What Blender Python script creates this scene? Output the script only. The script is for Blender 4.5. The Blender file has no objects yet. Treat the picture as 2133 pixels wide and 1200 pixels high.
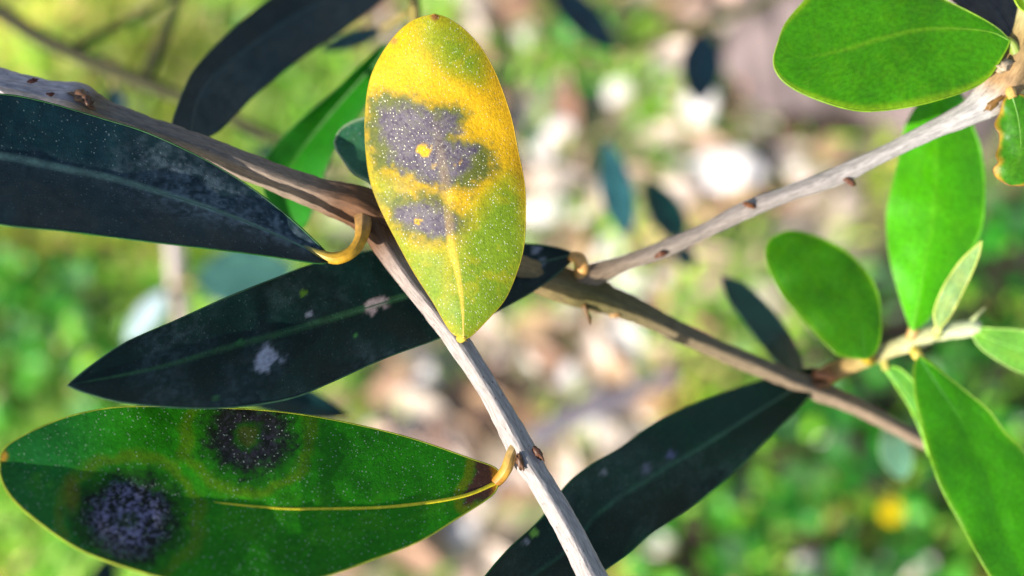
import bpy, math, random
import numpy as np
from mathutils import Vector
random.seed(7)
RNG = np.random.default_rng(11)
SC = bpy.context.scene
COL = SC.collection

# ------------------------------------------------------------------ camera
TILT = math.radians(75.0)          # looking down, 75 degrees below the horizon
H = 0.80                           # camera height above the ground
F = 2287.0                         # focal length in photo pixels (2133 wide)
CAM = np.array([0.0, 0.0, H])
FWD = np.array([0.0, math.cos(TILT), -math.sin(TILT)])
RIGHT = np.array([1.0, 0.0, 0.0])
UP = np.array([0.0, math.sin(TILT), math.cos(TILT)])
cam = bpy.data.cameras.new('camera')
cam_o = bpy.data.objects.new('camera', cam); COL.objects.link(cam_o)
cam_o.location = CAM
cam_o.rotation_euler = (math.radians(90) - TILT, 0, 0)
cam.sensor_width = 36.0
cam.lens = 36.0 * F / 2133.0
cam.clip_start = 0.005
cam.clip_end = 2000.0
cam.dof.use_dof = True
cam.dof.focus_distance = 0.1665
cam.dof.aperture_fstop = 7.2
SC.camera = cam_o

# ------------------------------------------------------------------ light
SUN_CAM = np.array([-0.68, -0.42, 0.60]); SUN_CAM /= np.linalg.norm(SUN_CAM)
SUN = SUN_CAM[0] * RIGHT + SUN_CAM[1] * UP - SUN_CAM[2] * FWD
elev = math.asin(SUN[2]); azim = math.atan2(SUN[0], SUN[1])
world = bpy.data.worlds.new('World'); SC.world = world; world.use_nodes = True
wn = world.node_tree.nodes; wl = world.node_tree.links
sky = wn.new('ShaderNodeTexSky'); sky.sky_type = 'NISHITA'; sky.sun_disc = False
sky.sun_elevation = elev; sky.sun_rotation = azim
sky.air_density = 1.0; sky.dust_density = 0.6; sky.ozone_density = 1.0
wl.new(sky.outputs[0], wn['Background'].inputs[0])
wn['Background'].inputs[1].default_value = 0.11
sun = bpy.data.lights.new('sun', 'SUN'); sun.energy = 5.0; sun.angle = math.radians(0.5)
sun.color = (1.0, 0.955, 0.89)
sun_o = bpy.data.objects.new('sun', sun); COL.objects.link(sun_o)
sun_o.rotation_euler = Vector(SUN).to_track_quat('Z', 'Y').to_euler()
SC.view_settings.view_transform = 'Standard'
SC.view_settings.look = 'None'
SC.view_settings.exposure = 1.0
SC.view_settings.gamma = 1.0
SC.view_settings.use_curve_mapping = False
SC.render.engine = 'CYCLES'
SC.cycles.max_bounces = 8
SC.cycles.use_denoising = True

# ------------------------------------------------------------------ helpers
def lin(r, g, b):
    f = lambda c: c / 12.92 if c <= 0.04045 else ((c + 0.055) / 1.055) ** 2.4
    return np.array([f(r / 255), f(g / 255), f(b / 255)])

def P(px, py, d):
    """photo pixel and depth along the view axis (metres) to a world point"""
    px = np.asarray(px, float); py = np.asarray(py, float); d = np.asarray(d, float)
    X = (px - 1066.5) / F * d; Y = -(py - 600.0) / F * d
    return CAM + X[..., None] * RIGHT + Y[..., None] * UP + d[..., None] * FWD

def G(px, py, z=0.0):
    """photo pixel to the point where its ray meets the ground"""
    r = (px - 1066.5) / F * RIGHT - (py - 600.0) / F * UP + FWD
    t = (z - H) / r[2]
    return CAM + r * t

def to_px(p):
    q = p - CAM
    d = q @ FWD
    return 1066.5 + (q @ RIGHT) / d * F, 600.0 - (q @ UP) / d * F

def hash2(ix, iy, seed):
    n = (ix.astype(np.int64) * 374761393 + iy.astype(np.int64) * 668265263 + seed * 1442695041) & 0x7fffffff
    n = ((n ^ (n >> 13)) * 1274126177) & 0x7fffffff
    return ((n ^ (n >> 16)) & 0xffff) / 65535.0

def vnoise(x, y, seed=0):
    x = np.asarray(x, float); y = np.asarray(y, float)
    ix = np.floor(x); iy = np.floor(y)
    fx = x - ix; fy = y - iy
    fx = fx * fx * (3 - 2 * fx); fy = fy * fy * (3 - 2 * fy)
    a = hash2(ix, iy, seed); b = hash2(ix + 1, iy, seed)
    c = hash2(ix, iy + 1, seed); d = hash2(ix + 1, iy + 1, seed)
    return (a * (1 - fx) + b * fx) * (1 - fy) + (c * (1 - fx) + d * fx) * fy

def fbm(x, y, seed=0, octv=4):
    s = 0; a = 0.5; t = 0
    x = np.asarray(x, float); y = np.asarray(y, float)
    for o in range(octv):
        s = s + a * vnoise(x, y, seed + o * 17); t += a
        x = x * 2.03 + 5.1; y = y * 2.03 + 1.7; a *= 0.5
    return s / t

def sstep(a, b, x):
    t = np.clip((np.asarray(x, float) - a) / (b - a), 0, 1)
    return t * t * (3 - 2 * t)

def smooth(ctrl, n):
    """Catmull-Rom through the control points, resampled evenly to n points"""
    c = np.array(ctrl, float)
    if len(c) == 2:
        t = np.linspace(0, 1, n)[:, None]
        return c[0] * (1 - t) + c[1] * t
    e = np.vstack([2 * c[0] - c[1], c, 2 * c[-1] - c[-2]])
    out = []
    for i in range(1, len(e) - 2):
        p0, p1, p2, p3 = e[i - 1], e[i], e[i + 1], e[i + 2]
        t = np.linspace(0, 1, 24, endpoint=False)[:, None]
        out.append(0.5 * (2 * p1 + (p2 - p0) * t + (2 * p0 - 5 * p1 + 4 * p2 - p3) * t ** 2 + (3 * p1 - p0 - 3 * p2 + p3) * t ** 3))
    out = np.vstack(out + [c[-1:]])
    s = np.concatenate([[0], np.cumsum(np.linalg.norm(np.diff(out[:, :2], axis=0), axis=1))])
    q = np.linspace(0, s[-1], n)
    return np.stack([np.interp(q, s, out[:, k]) for k in range(out.shape[1])], 1)

ORIGIN = {}
def link(name, mesh, parent=None, origin=(0, 0, 0)):
    o = bpy.data.objects.new(name, mesh); COL.objects.link(o)
    org = np.array(origin, float)
    ORIGIN[o] = org
    if parent is not None:
        o.parent = parent
        o.location = org - ORIGIN[parent]
    else:
        o.location = org
    return o

def mesh_from(name, V, faces, mat, uv=None, col=None, spk=None, sm=True):
    """V (n,3); faces: (m,4) or (m,3) array or list of lists"""
    me = bpy.data.meshes.new(name)
    fl = faces.tolist() if isinstance(faces, np.ndarray) else faces
    me.from_pydata(V.tolist(), [], fl)
    me.materials.append(mat)
    if uv is not None or True:
        li = np.empty(len(me.loops), np.int32); me.loops.foreach_get('vertex_index', li)
    if uv is not None:
        lay = me.uv_layers.new(name='UVMap')
        lay.data.foreach_set('uv', uv[li].astype(np.float32).ravel())
    if col is not None:
        a = me.attributes.new('Col', 'FLOAT_COLOR', 'POINT')
        c = np.ones((len(V), 4), np.float32); c[:, :3] = col
        a.data.foreach_set('color', c.ravel())
    if spk is not None:
        a = me.attributes.new('Spk', 'FLOAT', 'POINT')
        a.data.foreach_set('value', np.asarray(spk, np.float32))
    if sm:
        me.polygons.foreach_set('use_smooth', np.ones(len(me.polygons), bool))
    me.update()
    return me

def empty(name, loc, label=None, cat=None, group=None):
    o = bpy.data.objects.new(name, None); COL.objects.link(o)
    o.empty_display_size = 0.01
    o.location = loc; ORIGIN[o] = np.array(loc, float)
    tag(o, label, cat, group)
    return o

def tag(o, label=None, cat=None, group=None, kind=None):
    if label: o['label'] = label
    if cat: o['category'] = cat
    if group: o['group'] = group
    if kind: o['kind'] = kind
    return o

# ------------------------------------------------------------------ materials
def nodes_of(name):
    m = bpy.data.materials.new(name); m.use_nodes = True
    nt = m.node_tree
    return m, nt, nt.nodes['Principled BSDF'], nt.nodes['Material Output']

def leaf_material(name, rough=0.42, trans=0.25, spec=0.5, speck=(0.78, 0.78, 0.62), dot=0.72, dotr=0.30, bump=0.25, fine=1.4):
    """waxy leaf skin: colour attribute, mottling, tiny pale scales, a little light through the blade"""
    m, nt, bs, out = nodes_of(name)
    N, L = nt.nodes, nt.links
    at = N.new('ShaderNodeAttribute'); at.attribute_name = 'Col'
    sp = N.new('ShaderNodeAttribute'); sp.attribute_name = 'Spk'
    uv = N.new('ShaderNodeUVMap'); uv.uv_map = 'UVMap'
    no = N.new('ShaderNodeTexNoise'); no.inputs['Scale'].default_value = fine; no.inputs['Detail'].default_value = 6
    L.new(uv.outputs[0], no.inputs['Vector'])
    mr = N.new('ShaderNodeMapRange'); mr.inputs[1].default_value = 0.3; mr.inputs[2].default_value = 0.7
    mr.inputs[3].default_value = 0.78; mr.inputs[4].default_value = 1.22
    L.new(no.outputs[0], mr.inputs[0])
    mul = N.new('ShaderNodeMix'); mul.data_type = 'RGBA'; mul.blend_type = 'MULTIPLY'; mul.inputs[0].default_value = 1
    L.new(at.outputs['Color'], mul.inputs[6]); L.new(mr.outputs[0], mul.inputs[7])
    vo = N.new('ShaderNodeTexVoronoi'); vo.inputs['Scale'].default_value = 1.0 / dot
    vo.inputs['Randomness'].default_value = 0.95
    L.new(uv.outputs[0], vo.inputs['Vector'])
    sepc = N.new('ShaderNodeSeparateColor'); L.new(vo.outputs['Color'], sepc.inputs[0])
    rr = N.new('ShaderNodeMapRange'); rr.inputs[3].default_value = dotr * 0.6; rr.inputs[4].default_value = dotr
    L.new(sepc.outputs[0], rr.inputs[0])
    dv = N.new('ShaderNodeMath'); dv.operation = 'DIVIDE'
    L.new(vo.outputs['Distance'], dv.inputs[0]); L.new(rr.outputs[0], dv.inputs[1])
    ms = N.new('ShaderNodeMapRange'); ms.interpolation_type = 'SMOOTHSTEP'
    ms.inputs[1].default_value = 1.0; ms.inputs[2].default_value = 0.45; ms.inputs[3].default_value = 0.0; ms.inputs[4].default_value = 1.0
    L.new(dv.outputs[0], ms.inputs[0])
    th = N.new('ShaderNodeMath'); th.operation = 'MULTIPLY'      # each scale has its own strength
    sg = N.new('ShaderNodeMapRange'); sg.inputs[3].default_value = 0.35; sg.inputs[4].default_value = 1.0
    L.new(sepc.outputs[1], sg.inputs[0])
    L.new(ms.outputs[0], th.inputs[0]); L.new(sg.outputs[0], th.inputs[1])
    st = N.new('ShaderNodeMath'); st.operation = 'MULTIPLY'; st.use_clamp = True
    L.new(th.outputs[0], st.inputs[0]); L.new(sp.outputs['Fac'], st.inputs[1])
    mx = N.new('ShaderNodeMix'); mx.data_type = 'RGBA'
    L.new(st.outputs[0], mx.inputs[0]); L.new(mul.outputs[2], mx.inputs[6]); mx.inputs[7].default_value = (*speck, 1)
    L.new(mx.outputs[2], bs.inputs['Base Color'])
    n2 = N.new('ShaderNodeTexNoise'); n2.inputs['Scale'].default_value = 0.5; n2.inputs['Detail'].default_value = 5
    L.new(uv.outputs[0], n2.inputs['Vector'])
    r2 = N.new('ShaderNodeMapRange'); r2.inputs[1].default_value = 0.3; r2.inputs[2].default_value = 0.7
    r2.inputs[3].default_value = rough - 0.09; r2.inputs[4].default_value = rough + 0.14
    L.new(n2.outputs[0], r2.inputs[0]); L.new(r2.outputs[0], bs.inputs['Roughness'])
    bs.inputs['Specular IOR Level'].default_value = spec
    bu = N.new('ShaderNodeBump'); bu.inputs['Strength'].default_value = bump; bu.inputs['Distance'].default_value = 0.00025
    ad = N.new('ShaderNodeMath'); ad.operation = 'ADD'
    n3 = N.new('ShaderNodeTexNoise'); n3.inputs['Scale'].default_value = 3.5; n3.inputs['Detail'].default_value = 4
    L.new(uv.outputs[0], n3.inputs['Vector'])
    L.new(n3.outputs[0], ad.inputs[0]); L.new(ms.outputs[0], ad.inputs[1])
    L.new(ad.outputs[0], bu.inputs['Height']); L.new(bu.outputs[0], bs.inputs['Normal'])
    tr = N.new('ShaderNodeBsdfTranslucent')
    gm = N.new('ShaderNodeMix'); gm.data_type = 'RGBA'; gm.blend_type = 'MULTIPLY'; gm.inputs[0].default_value = 1
    gm.inputs[7].default_value = (1.5, 1.55, 0.7, 1)
    L.new(mul.outputs[2], gm.inputs[6]); L.new(gm.outputs[2], tr.inputs['Color'])
    sh = N.new('ShaderNodeMixShader'); sh.inputs[0].default_value = trans
    L.new(bs.outputs[0], sh.inputs[1]); L.new(tr.outputs[0], sh.inputs[2]); L.new(sh.outputs[0], out.inputs[0])
    return m

M_YELLOW = leaf_material('yellow_leaf', 0.55, 0.12, 0.25, (0.70, 0.66, 0.46), 0.44, 0.33, 0.35, fine=2.2)
M_GREEN = leaf_material('spotted_green_leaf', 0.5, 0.10, 0.14, (0.36, 0.44, 0.33), 0.50, 0.25, 0.3)
M_DARK = leaf_material('dark_leaf', 0.38, 0.05, 0.20, (0.22, 0.28, 0.27), 0.7, 0.28, 0.3)
M_YOUNG = leaf_material('young_leaf', 0.40, 0.42, 0.35, (0.30, 0.42, 0.10), 0.5, 0.22, 0.25)

def plain_attr_material(name, rough=0.6, trans=0.0, var=0.25, scale=900.0, spec=0.4, bump=0.0):
    m, nt, bs, out = nodes_of(name)
    N, L = nt.nodes, nt.links
    at = N.new('ShaderNodeAttribute'); at.attribute_name = 'Col'
    tc = N.new('ShaderNodeTexCoord')
    no = N.new('ShaderNodeTexNoise'); no.inputs['Scale'].default_value = scale; no.inputs['Detail'].default_value = 5
    L.new(tc.outputs['Object'], no.inputs['Vector'])
    mr = N.new('ShaderNodeMapRange'); mr.inputs[1].default_value = 0.3; mr.inputs[2].default_value = 0.7
    mr.inputs[3].default_value = 1 - var; mr.inputs[4].default_value = 1 + var
    L.new(no.outputs[0], mr.inputs[0])
    mul = N.new('ShaderNodeMix'); mul.data_type = 'RGBA'; mul.blend_type = 'MULTIPLY'; mul.inputs[0].default_value = 1
    L.new(at.outputs['Color'], mul.inputs[6]); L.new(mr.outputs[0], mul.inputs[7])
    L.new(mul.outputs[2], bs.inputs['Base Color'])
    bs.inputs['Roughness'].default_value = rough
    bs.inputs['Specular IOR Level'].default_value = spec
    if bump:
        bu = N.new('ShaderNodeBump'); bu.inputs['Strength'].default_value = 0.5; bu.inputs['Distance'].default_value = bump
        L.new(no.outputs[0], bu.inputs['Height']); L.new(bu.outputs[0], bs.inputs['Normal'])
    if trans:
        tr = N.new('ShaderNodeBsdfTranslucent'); L.new(mul.outputs[2], tr.inputs['Color'])
        sh = N.new('ShaderNodeMixShader'); sh.inputs[0].default_value = trans
        L.new(bs.outputs[0], sh.inputs[1]); L.new(tr.outputs[0], sh.inputs[2]); L.new(sh.outputs[0], out.inputs[0])
    return m

M_RIB = plain_attr_material('leaf_vein', 0.5, 0.15, 0.2, 1500)
M_MARGIN = plain_attr_material('leaf_margin', 0.5, 0.3, 0.25, 700)
M_PETIOLE = plain_attr_material('petiole_skin', 0.5, 0.1, 0.25, 900, bump=0.0001)
M_GRASS = plain_attr_material('grass_blade', 0.5, 0.35, 0.15, 40)
M_WEED = plain_attr_material('weed_leaf', 0.45, 0.3, 0.25, 60)
M_DRY = plain_attr_material('dry_leaf', 0.7, 0.12, 0.3, 120, 0.3, 0.0006)
M_STONE = plain_attr_material('pale_stone', 0.85, 0, 0.22, 70, 0.3, 0.002)
M_PETAL = plain_attr_material('petal', 0.6, 0.25, 0.15, 200)
M_TRUNK = plain_attr_material('trunk_bark', 0.9, 0, 0.4, 30, 0.2, 0.008)

def bark_material():
    m, nt, bs, out = nodes_of('twig_bark')
    N, L = nt.nodes, nt.links
    at = N.new('ShaderNodeAttribute'); at.attribute_name = 'Col'
    uv = N.new('ShaderNodeUVMap'); uv.uv_map = 'UVMap'       # x: mm along the twig, y: mm round it
    mp = N.new('ShaderNodeMapping'); mp.inputs['Scale'].default_value = (0.35, 2.2, 1)
    L.new(uv.outputs[0], mp.inputs['Vector'])
    no = N.new('ShaderNodeTexNoise'); no.inputs['Scale'].default_value = 1.3; no.inputs['Detail'].default_value = 7; no.inputs['Roughness'].default_value = 0.65
    L.new(mp.outputs[0], no.inputs['Vector'])
    mr = N.new('ShaderNodeMapRange'); mr.inputs[1].default_value = 0.3; mr.inputs[2].default_value = 0.7
    mr.inputs[3].default_value = 0.5; mr.inputs[4].default_value = 1.3
    L.new(no.outputs[0], mr.inputs[0])
    mul = N.new('ShaderNodeMix'); mul.data_type = 'RGBA'; mul.blend_type = 'MULTIPLY'; mul.inputs[0].default_value = 1
    L.new(at.outputs['Color'], mul.inputs[6]); L.new(mr.outputs[0], mul.inputs[7])
    # brown lenticels and specks
    m2 = N.new('ShaderNodeMapping'); m2.inputs['Scale'].default_value = (0.8, 1.5, 1)
    L.new(uv.outputs[0], m2.inputs['Vector'])
    vo = N.new('ShaderNodeTexVoronoi'); vo.inputs['Scale'].default_value = 1.0
    L.new(m2.outputs[0], vo.inputs['Vector'])
    se = N.new('ShaderNodeSeparateColor'); L.new(vo.outputs['Color'], se.inputs[0])
    rr = N.new('ShaderNodeMapRange'); rr.inputs[1].default_value = 0.35; rr.inputs[3].default_value = 0.001; rr.inputs[4].default_value = 0.27
    L.new(se.outputs[0], rr.inputs[0])
    lt = N.new('ShaderNodeMath'); lt.operation = 'DIVIDE'; L.new(vo.outputs['Distance'], lt.inputs[0]); L.new(rr.outputs[0], lt.inputs[1])
    ms = N.new('ShaderNodeMapRange'); ms.interpolation_type = 'SMOOTHSTEP'
    ms.inputs[1].default_value = 1.0; ms.inputs[2].default_value = 0.4; ms.inputs[3].default_value = 0; ms.inputs[4].default_value = 0.8
    L.new(lt.outputs[0], ms.inputs[0])
    mx = N.new('ShaderNodeMix'); mx.data_type = 'RGBA'; L.new(ms.outputs[0], mx.inputs[0])
    L.new(mul.outputs[2], mx.inputs[6]); mx.inputs[7].default_value = (0.10, 0.055, 0.04, 1)
    L.new(mx.outputs[2], bs.inputs['Base Color'])
    bs.inputs['Roughness'].default_value = 0.75; bs.inputs['Specular IOR Level'].default_value = 0.3
    bu = N.new('ShaderNodeBump'); bu.inputs['Strength'].default_value = 0.6; bu.inputs['Distance'].default_value = 0.0003
    L.new(no.outputs[0], bu.inputs['Height']); L.new(bu.outputs[0], bs.inputs['Normal'])
    return m
M_BARK = bark_material()

# ------------------------------------------------------------------ tubes (twigs, petioles, veins, margins)
def tube(name, pts, rad, mat, parent, col, sides=12, ridge=0.0, lump=0.0, seed=0, caps=True, flat=1.0):
    """pts (n,3) world, rad (n,) metres; ridge gives the four-cornered section of an olive twig"""
    n = len(pts)
    T = np.gradient(pts, axis=0); T /= np.linalg.norm(T, axis=1)[:, None] + 1e-12
    up = -FWD                                      # the first corner looks roughly at the viewer
    A = up - (T @ up)[:, None] * T; A /= np.linalg.norm(A, axis=1)[:, None] + 1e-9
    B = np.cross(T, A)
    th = np.linspace(0, 2 * math.pi, sides + 1)     # seam column doubled for clean UVs
    sec = 1 + ridge * (np.abs(np.cos(2 * th)) ** 1.5 * np.sign(np.cos(4 * th) + 0.3) * 0.6 + 0.4 * np.cos(4 * th))
    s = np.concatenate([[0], np.cumsum(np.linalg.norm(np.diff(pts, axis=0), axis=1))]) * 1000
    R = rad[:, None] * sec[None, :]
    if lump:
        S_, TH = np.meshgrid(s, th, indexing='ij')
        R = R * (1 + lump * (fbm(S_ * 0.55, np.cos(TH) * 1.6 + 7, seed) + fbm(S_ * 0.55, np.sin(TH) * 1.6 + 31, seed + 3) - 1))
    V = pts[:, None, :] + R[..., None] * (np.cos(th)[None, :, None] * A[:, None, :] * flat + np.sin(th)[None, :, None] * B[:, None, :])
    k = sides + 1
    uv = np.stack(np.broadcast_arrays(s[:, None], (th * np.mean(rad) * 1000)[None, :]), -1).reshape(-1, 2)
    V = V.reshape(-1, 3)
    i, j = np.meshgrid(np.arange(n - 1), np.arange(sides), indexing='ij')
    a = i * k + j
    faces = np.stack([a, a + 1, a + k + 1, a + k], -1).reshape(-1, 4).tolist()
    if caps:
        faces.append(list(range(sides - 1, -1, -1)))
        faces.append([(n - 1) * k + q for q in range(sides)])
    c = np.asarray(col, float)
    if c.ndim == 1: c = np.tile(c, (n, 1))
    C = np.repeat(c, k, axis=0)
    org = pts[0]
    me = mesh_from(name, V - org, faces, mat, uv, C)
    return link(name, me, parent, org)

def path(ctrl, n):
    """control points (px, py, depth_mm, radius_px) to world points and radii"""
    q = smooth(ctrl, n)
    d = q[:, 2] / 1000.0
    return P(q[:, 0], q[:, 1], d), q[:, 3] / F * d, q

# ------------------------------------------------------------------ leaves
SILVER = lin(150, 165, 135)

def poly_sd(x, y, poly):
    """signed distance to a polygon, positive inside"""
    p = np.array(poly, float); q = np.roll(p, -1, axis=0)
    d = np.full(x.shape, 1e9); inside = np.zeros(x.shape, bool)
    for (ax, ay), (bx, by) in zip(p, q):
        ex, ey = bx - ax, by - ay
        t = np.clip(((x - ax) * ex + (y - ay) * ey) / (ex * ex + ey * ey + 1e-9), 0, 1)
        d = np.minimum(d, np.hypot(x - ax - t * ex, y - ay - t * ey))
        c = (ay > y) != (by > y)
        xi = ax + (y - ay) / (by - ay + 1e-12) * ex
        inside ^= c & (x < xi)
    return np.where(inside, d, -d)

def mixc(c, new, m):
    return c * (1 - m[..., None]) + np.asarray(new) * m[..., None]

def leaf(parent, base, tip, A, B, M, normal, d0, paint, mat, name='leaf', nu=70, nv=28, fold=0.0, bend=None, wave=0.15,
         thick=0.42, rib=(0.35, None), margin=(0.22, None), petiole=None, label=None, anchor=None, seed=1, under=None, cup=0.0, ribstart=0.0, ribend=0.97):
    """one olive leaf. A and B: the two edges from base to tip, M: the midrib, all in photo pixels;
    normal: the way the blade faces (x right, y up, z to the viewer); d0: depth in mm at the anchor (the base)"""
    a = smooth([base] + A + [tip], nu); b = smooth([base] + B + [tip], nu); m = smooth([base] + M + [tip], nu)
    v = np.linspace(-1, 1, nv)
    w = np.abs(v)[None, :, None]
    XY = np.where(v[None, :, None] < 0, m[:, None] * (1 - w) + a[:, None] * w, m[:, None] * (1 - w) + b[:, None] * w)
    px, py = XY[..., 0], XY[..., 1]
    ax, ay = anchor or base
    nx, ny, nz = normal
    D0 = d0 / 1000.0
    X = (px - ax) / F * D0; Y = -(py - ay) / F * D0
    u = np.linspace(0, 1, nu)[:, None]
    dep = D0 + (nx * X + ny * Y) / nz
    prof = np.sin(np.pi * np.clip(u, 0, 1)) ** 0.7
    dep = dep + fold / 1000 * (np.abs(v)[None, :] ** 1.2) * prof + cup / 1000 * v[None, :] ** 2 * prof
    if bend is not None:
        dep = dep + np.interp(u[:, 0], [q[0] for q in bend], [q[1] for q in bend])[:, None] / 1000
    dep = dep + wave / 1000 * prof * 2 * (fbm(px / 90.0, py / 90.0, seed, 3) - 0.5) \
              + wave / 1000 * prof * (np.abs(v)[None, :] ** 3) * np.sin(u * 21 + seed + np.sign(v)[None, :])
    V = P(px, py, dep)
    Nu = np.gradient(V, axis=0); Nv = np.gradient(V, axis=1)
    Nn = np.cross(Nu, Nv); Nn /= np.linalg.norm(Nn, axis=2)[..., None] + 1e-12
    s_ = np.sign((Nn * -FWD).sum(-1)).mean()
    Nn = Nn * (1 if s_ >= 0 else -1)
    # tidy normals at the two pointed ends
    Nn[0] = Nn[2].mean(0); Nn[1] = Nn[2].mean(0); Nn[-1] = Nn[-3].mean(0); Nn[-2] = Nn[-3].mean(0)
    th = thick / 1000 * (0.35 + 0.65 * np.sqrt(np.clip(1 - v[None, :] ** 2, 0, 1))) * np.ones((nu, 1))
    Vb = V - Nn * th[..., None]
    mid = nv // 2
    mlen = np.concatenate([[0], np.cumsum(np.linalg.norm(np.diff(P(m[:, 0], m[:, 1], np.full(nu, D0)), axis=0), axis=1))]) * 1000
    Pm = 0.5 * (V[:, (nv - 1) // 2] + V[:, nv // 2])
    lat = np.linalg.norm(V - Pm[:, None], axis=2) * 1000 * np.sign(v)[None, :]
    uv = np.stack([np.broadcast_to(mlen[:, None], lat.shape) + seed * 13.7, lat + 40], -1)
    col, spk = paint(px, py, u + 0 * px, v[None, :] + 0 * px)
    ucol = np.broadcast_to(SILVER if under is None else under, col.shape)
    k = nu * nv
    VV = np.concatenate([V.reshape(-1, 3), Vb.reshape(-1, 3)])
    UV = np.concatenate([uv.reshape(-1, 2), uv.reshape(-1, 2)])
    CC = np.concatenate([col.reshape(-1, 3), ucol.reshape(-1, 3)])
    SS = np.concatenate([spk.reshape(-1), np.zeros(k)])
    i, j = np.meshgrid(np.arange(nu - 1), np.arange(nv - 1), indexing='ij')
    q = (i * nv + j)
    top = np.stack([q, q + 1, q + nv + 1, q + nv], -1).reshape(-1, 4)
    if s_ < 0: top = top[:, ::-1]
    bot = top[:, ::-1] + k
    ii = np.arange(nu - 1)
    e0 = np.stack([ii * nv, (ii + 1) * nv, (ii + 1) * nv + k, ii * nv + k], -1)
    e1 = np.stack([ii * nv + nv - 1, ii * nv + nv - 1 + k, (ii + 1) * nv + nv - 1 + k, (ii + 1) * nv + nv - 1], -1)
    org = V[0, 0]
    me = mesh_from(name, VV - org, np.concatenate([top, bot, e0, e1]), mat, UV, CC, SS)
    o = link(name, me, parent, org)
    if label: o['label'] = label
    # children: midrib, margin, petiole
    if rib and rib[0]:
        ia, ib = int(nu * ribstart), int(nu * ribend)
        t = np.linspace(0, 1, nu)[ia:ib]
        rr = rib[0] / 1000 * (1 - 0.8 * t) * np.clip((t[-1] - t) / 0.14 + 0.15, 0.15, 1)
        pr = (Pm - Nn[:, mid] * (rib[0] / 1000 * (rib[2] if len(rib) > 2 else 0.5)))[ia:ib]
        cr = rib[1] if rib[1] is not None else col[ia:ib, mid] * 1.25 + 0.004
        tube('midrib', pr, rr, M_RIB, o, cr, 8)
    if margin and margin[0]:
        loop = np.concatenate([V[:, 0], V[::-1, -1][1:]]); lb = np.concatenate([Vb[:, 0], Vb[::-1, -1][1:]])
        lp = (loop + lb) / 2
        keep = np.concatenate([[True], np.linalg.norm(np.diff(lp, axis=0), axis=1) > 1e-6])
        lp = lp[keep]
        cm = margin[1] if margin[1] is not None else np.concatenate([col[:, 0], col[::-1, -1][1:]])[keep] * 1.25 + 0.004
        tube('margin', lp, np.full(len(lp), margin[0] / 1000), M_MARGIN, o, cm, 6)
    if petiole:
        ctrl, pc = petiole
        pp, pr, _ = path(ctrl, 28)
        if isinstance(pc, list):
            tt = np.linspace(0, 1, 28); kk = np.linspace(0, 1, len(pc))
            pc = np.stack([np.interp(tt, kk, [c[q] for c in pc]) for q in range(3)], 1)
        tube('petiole', pp, pr, M_PETIOLE, o, pc, 12, 0.0, 0.08, seed)
    return o

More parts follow.
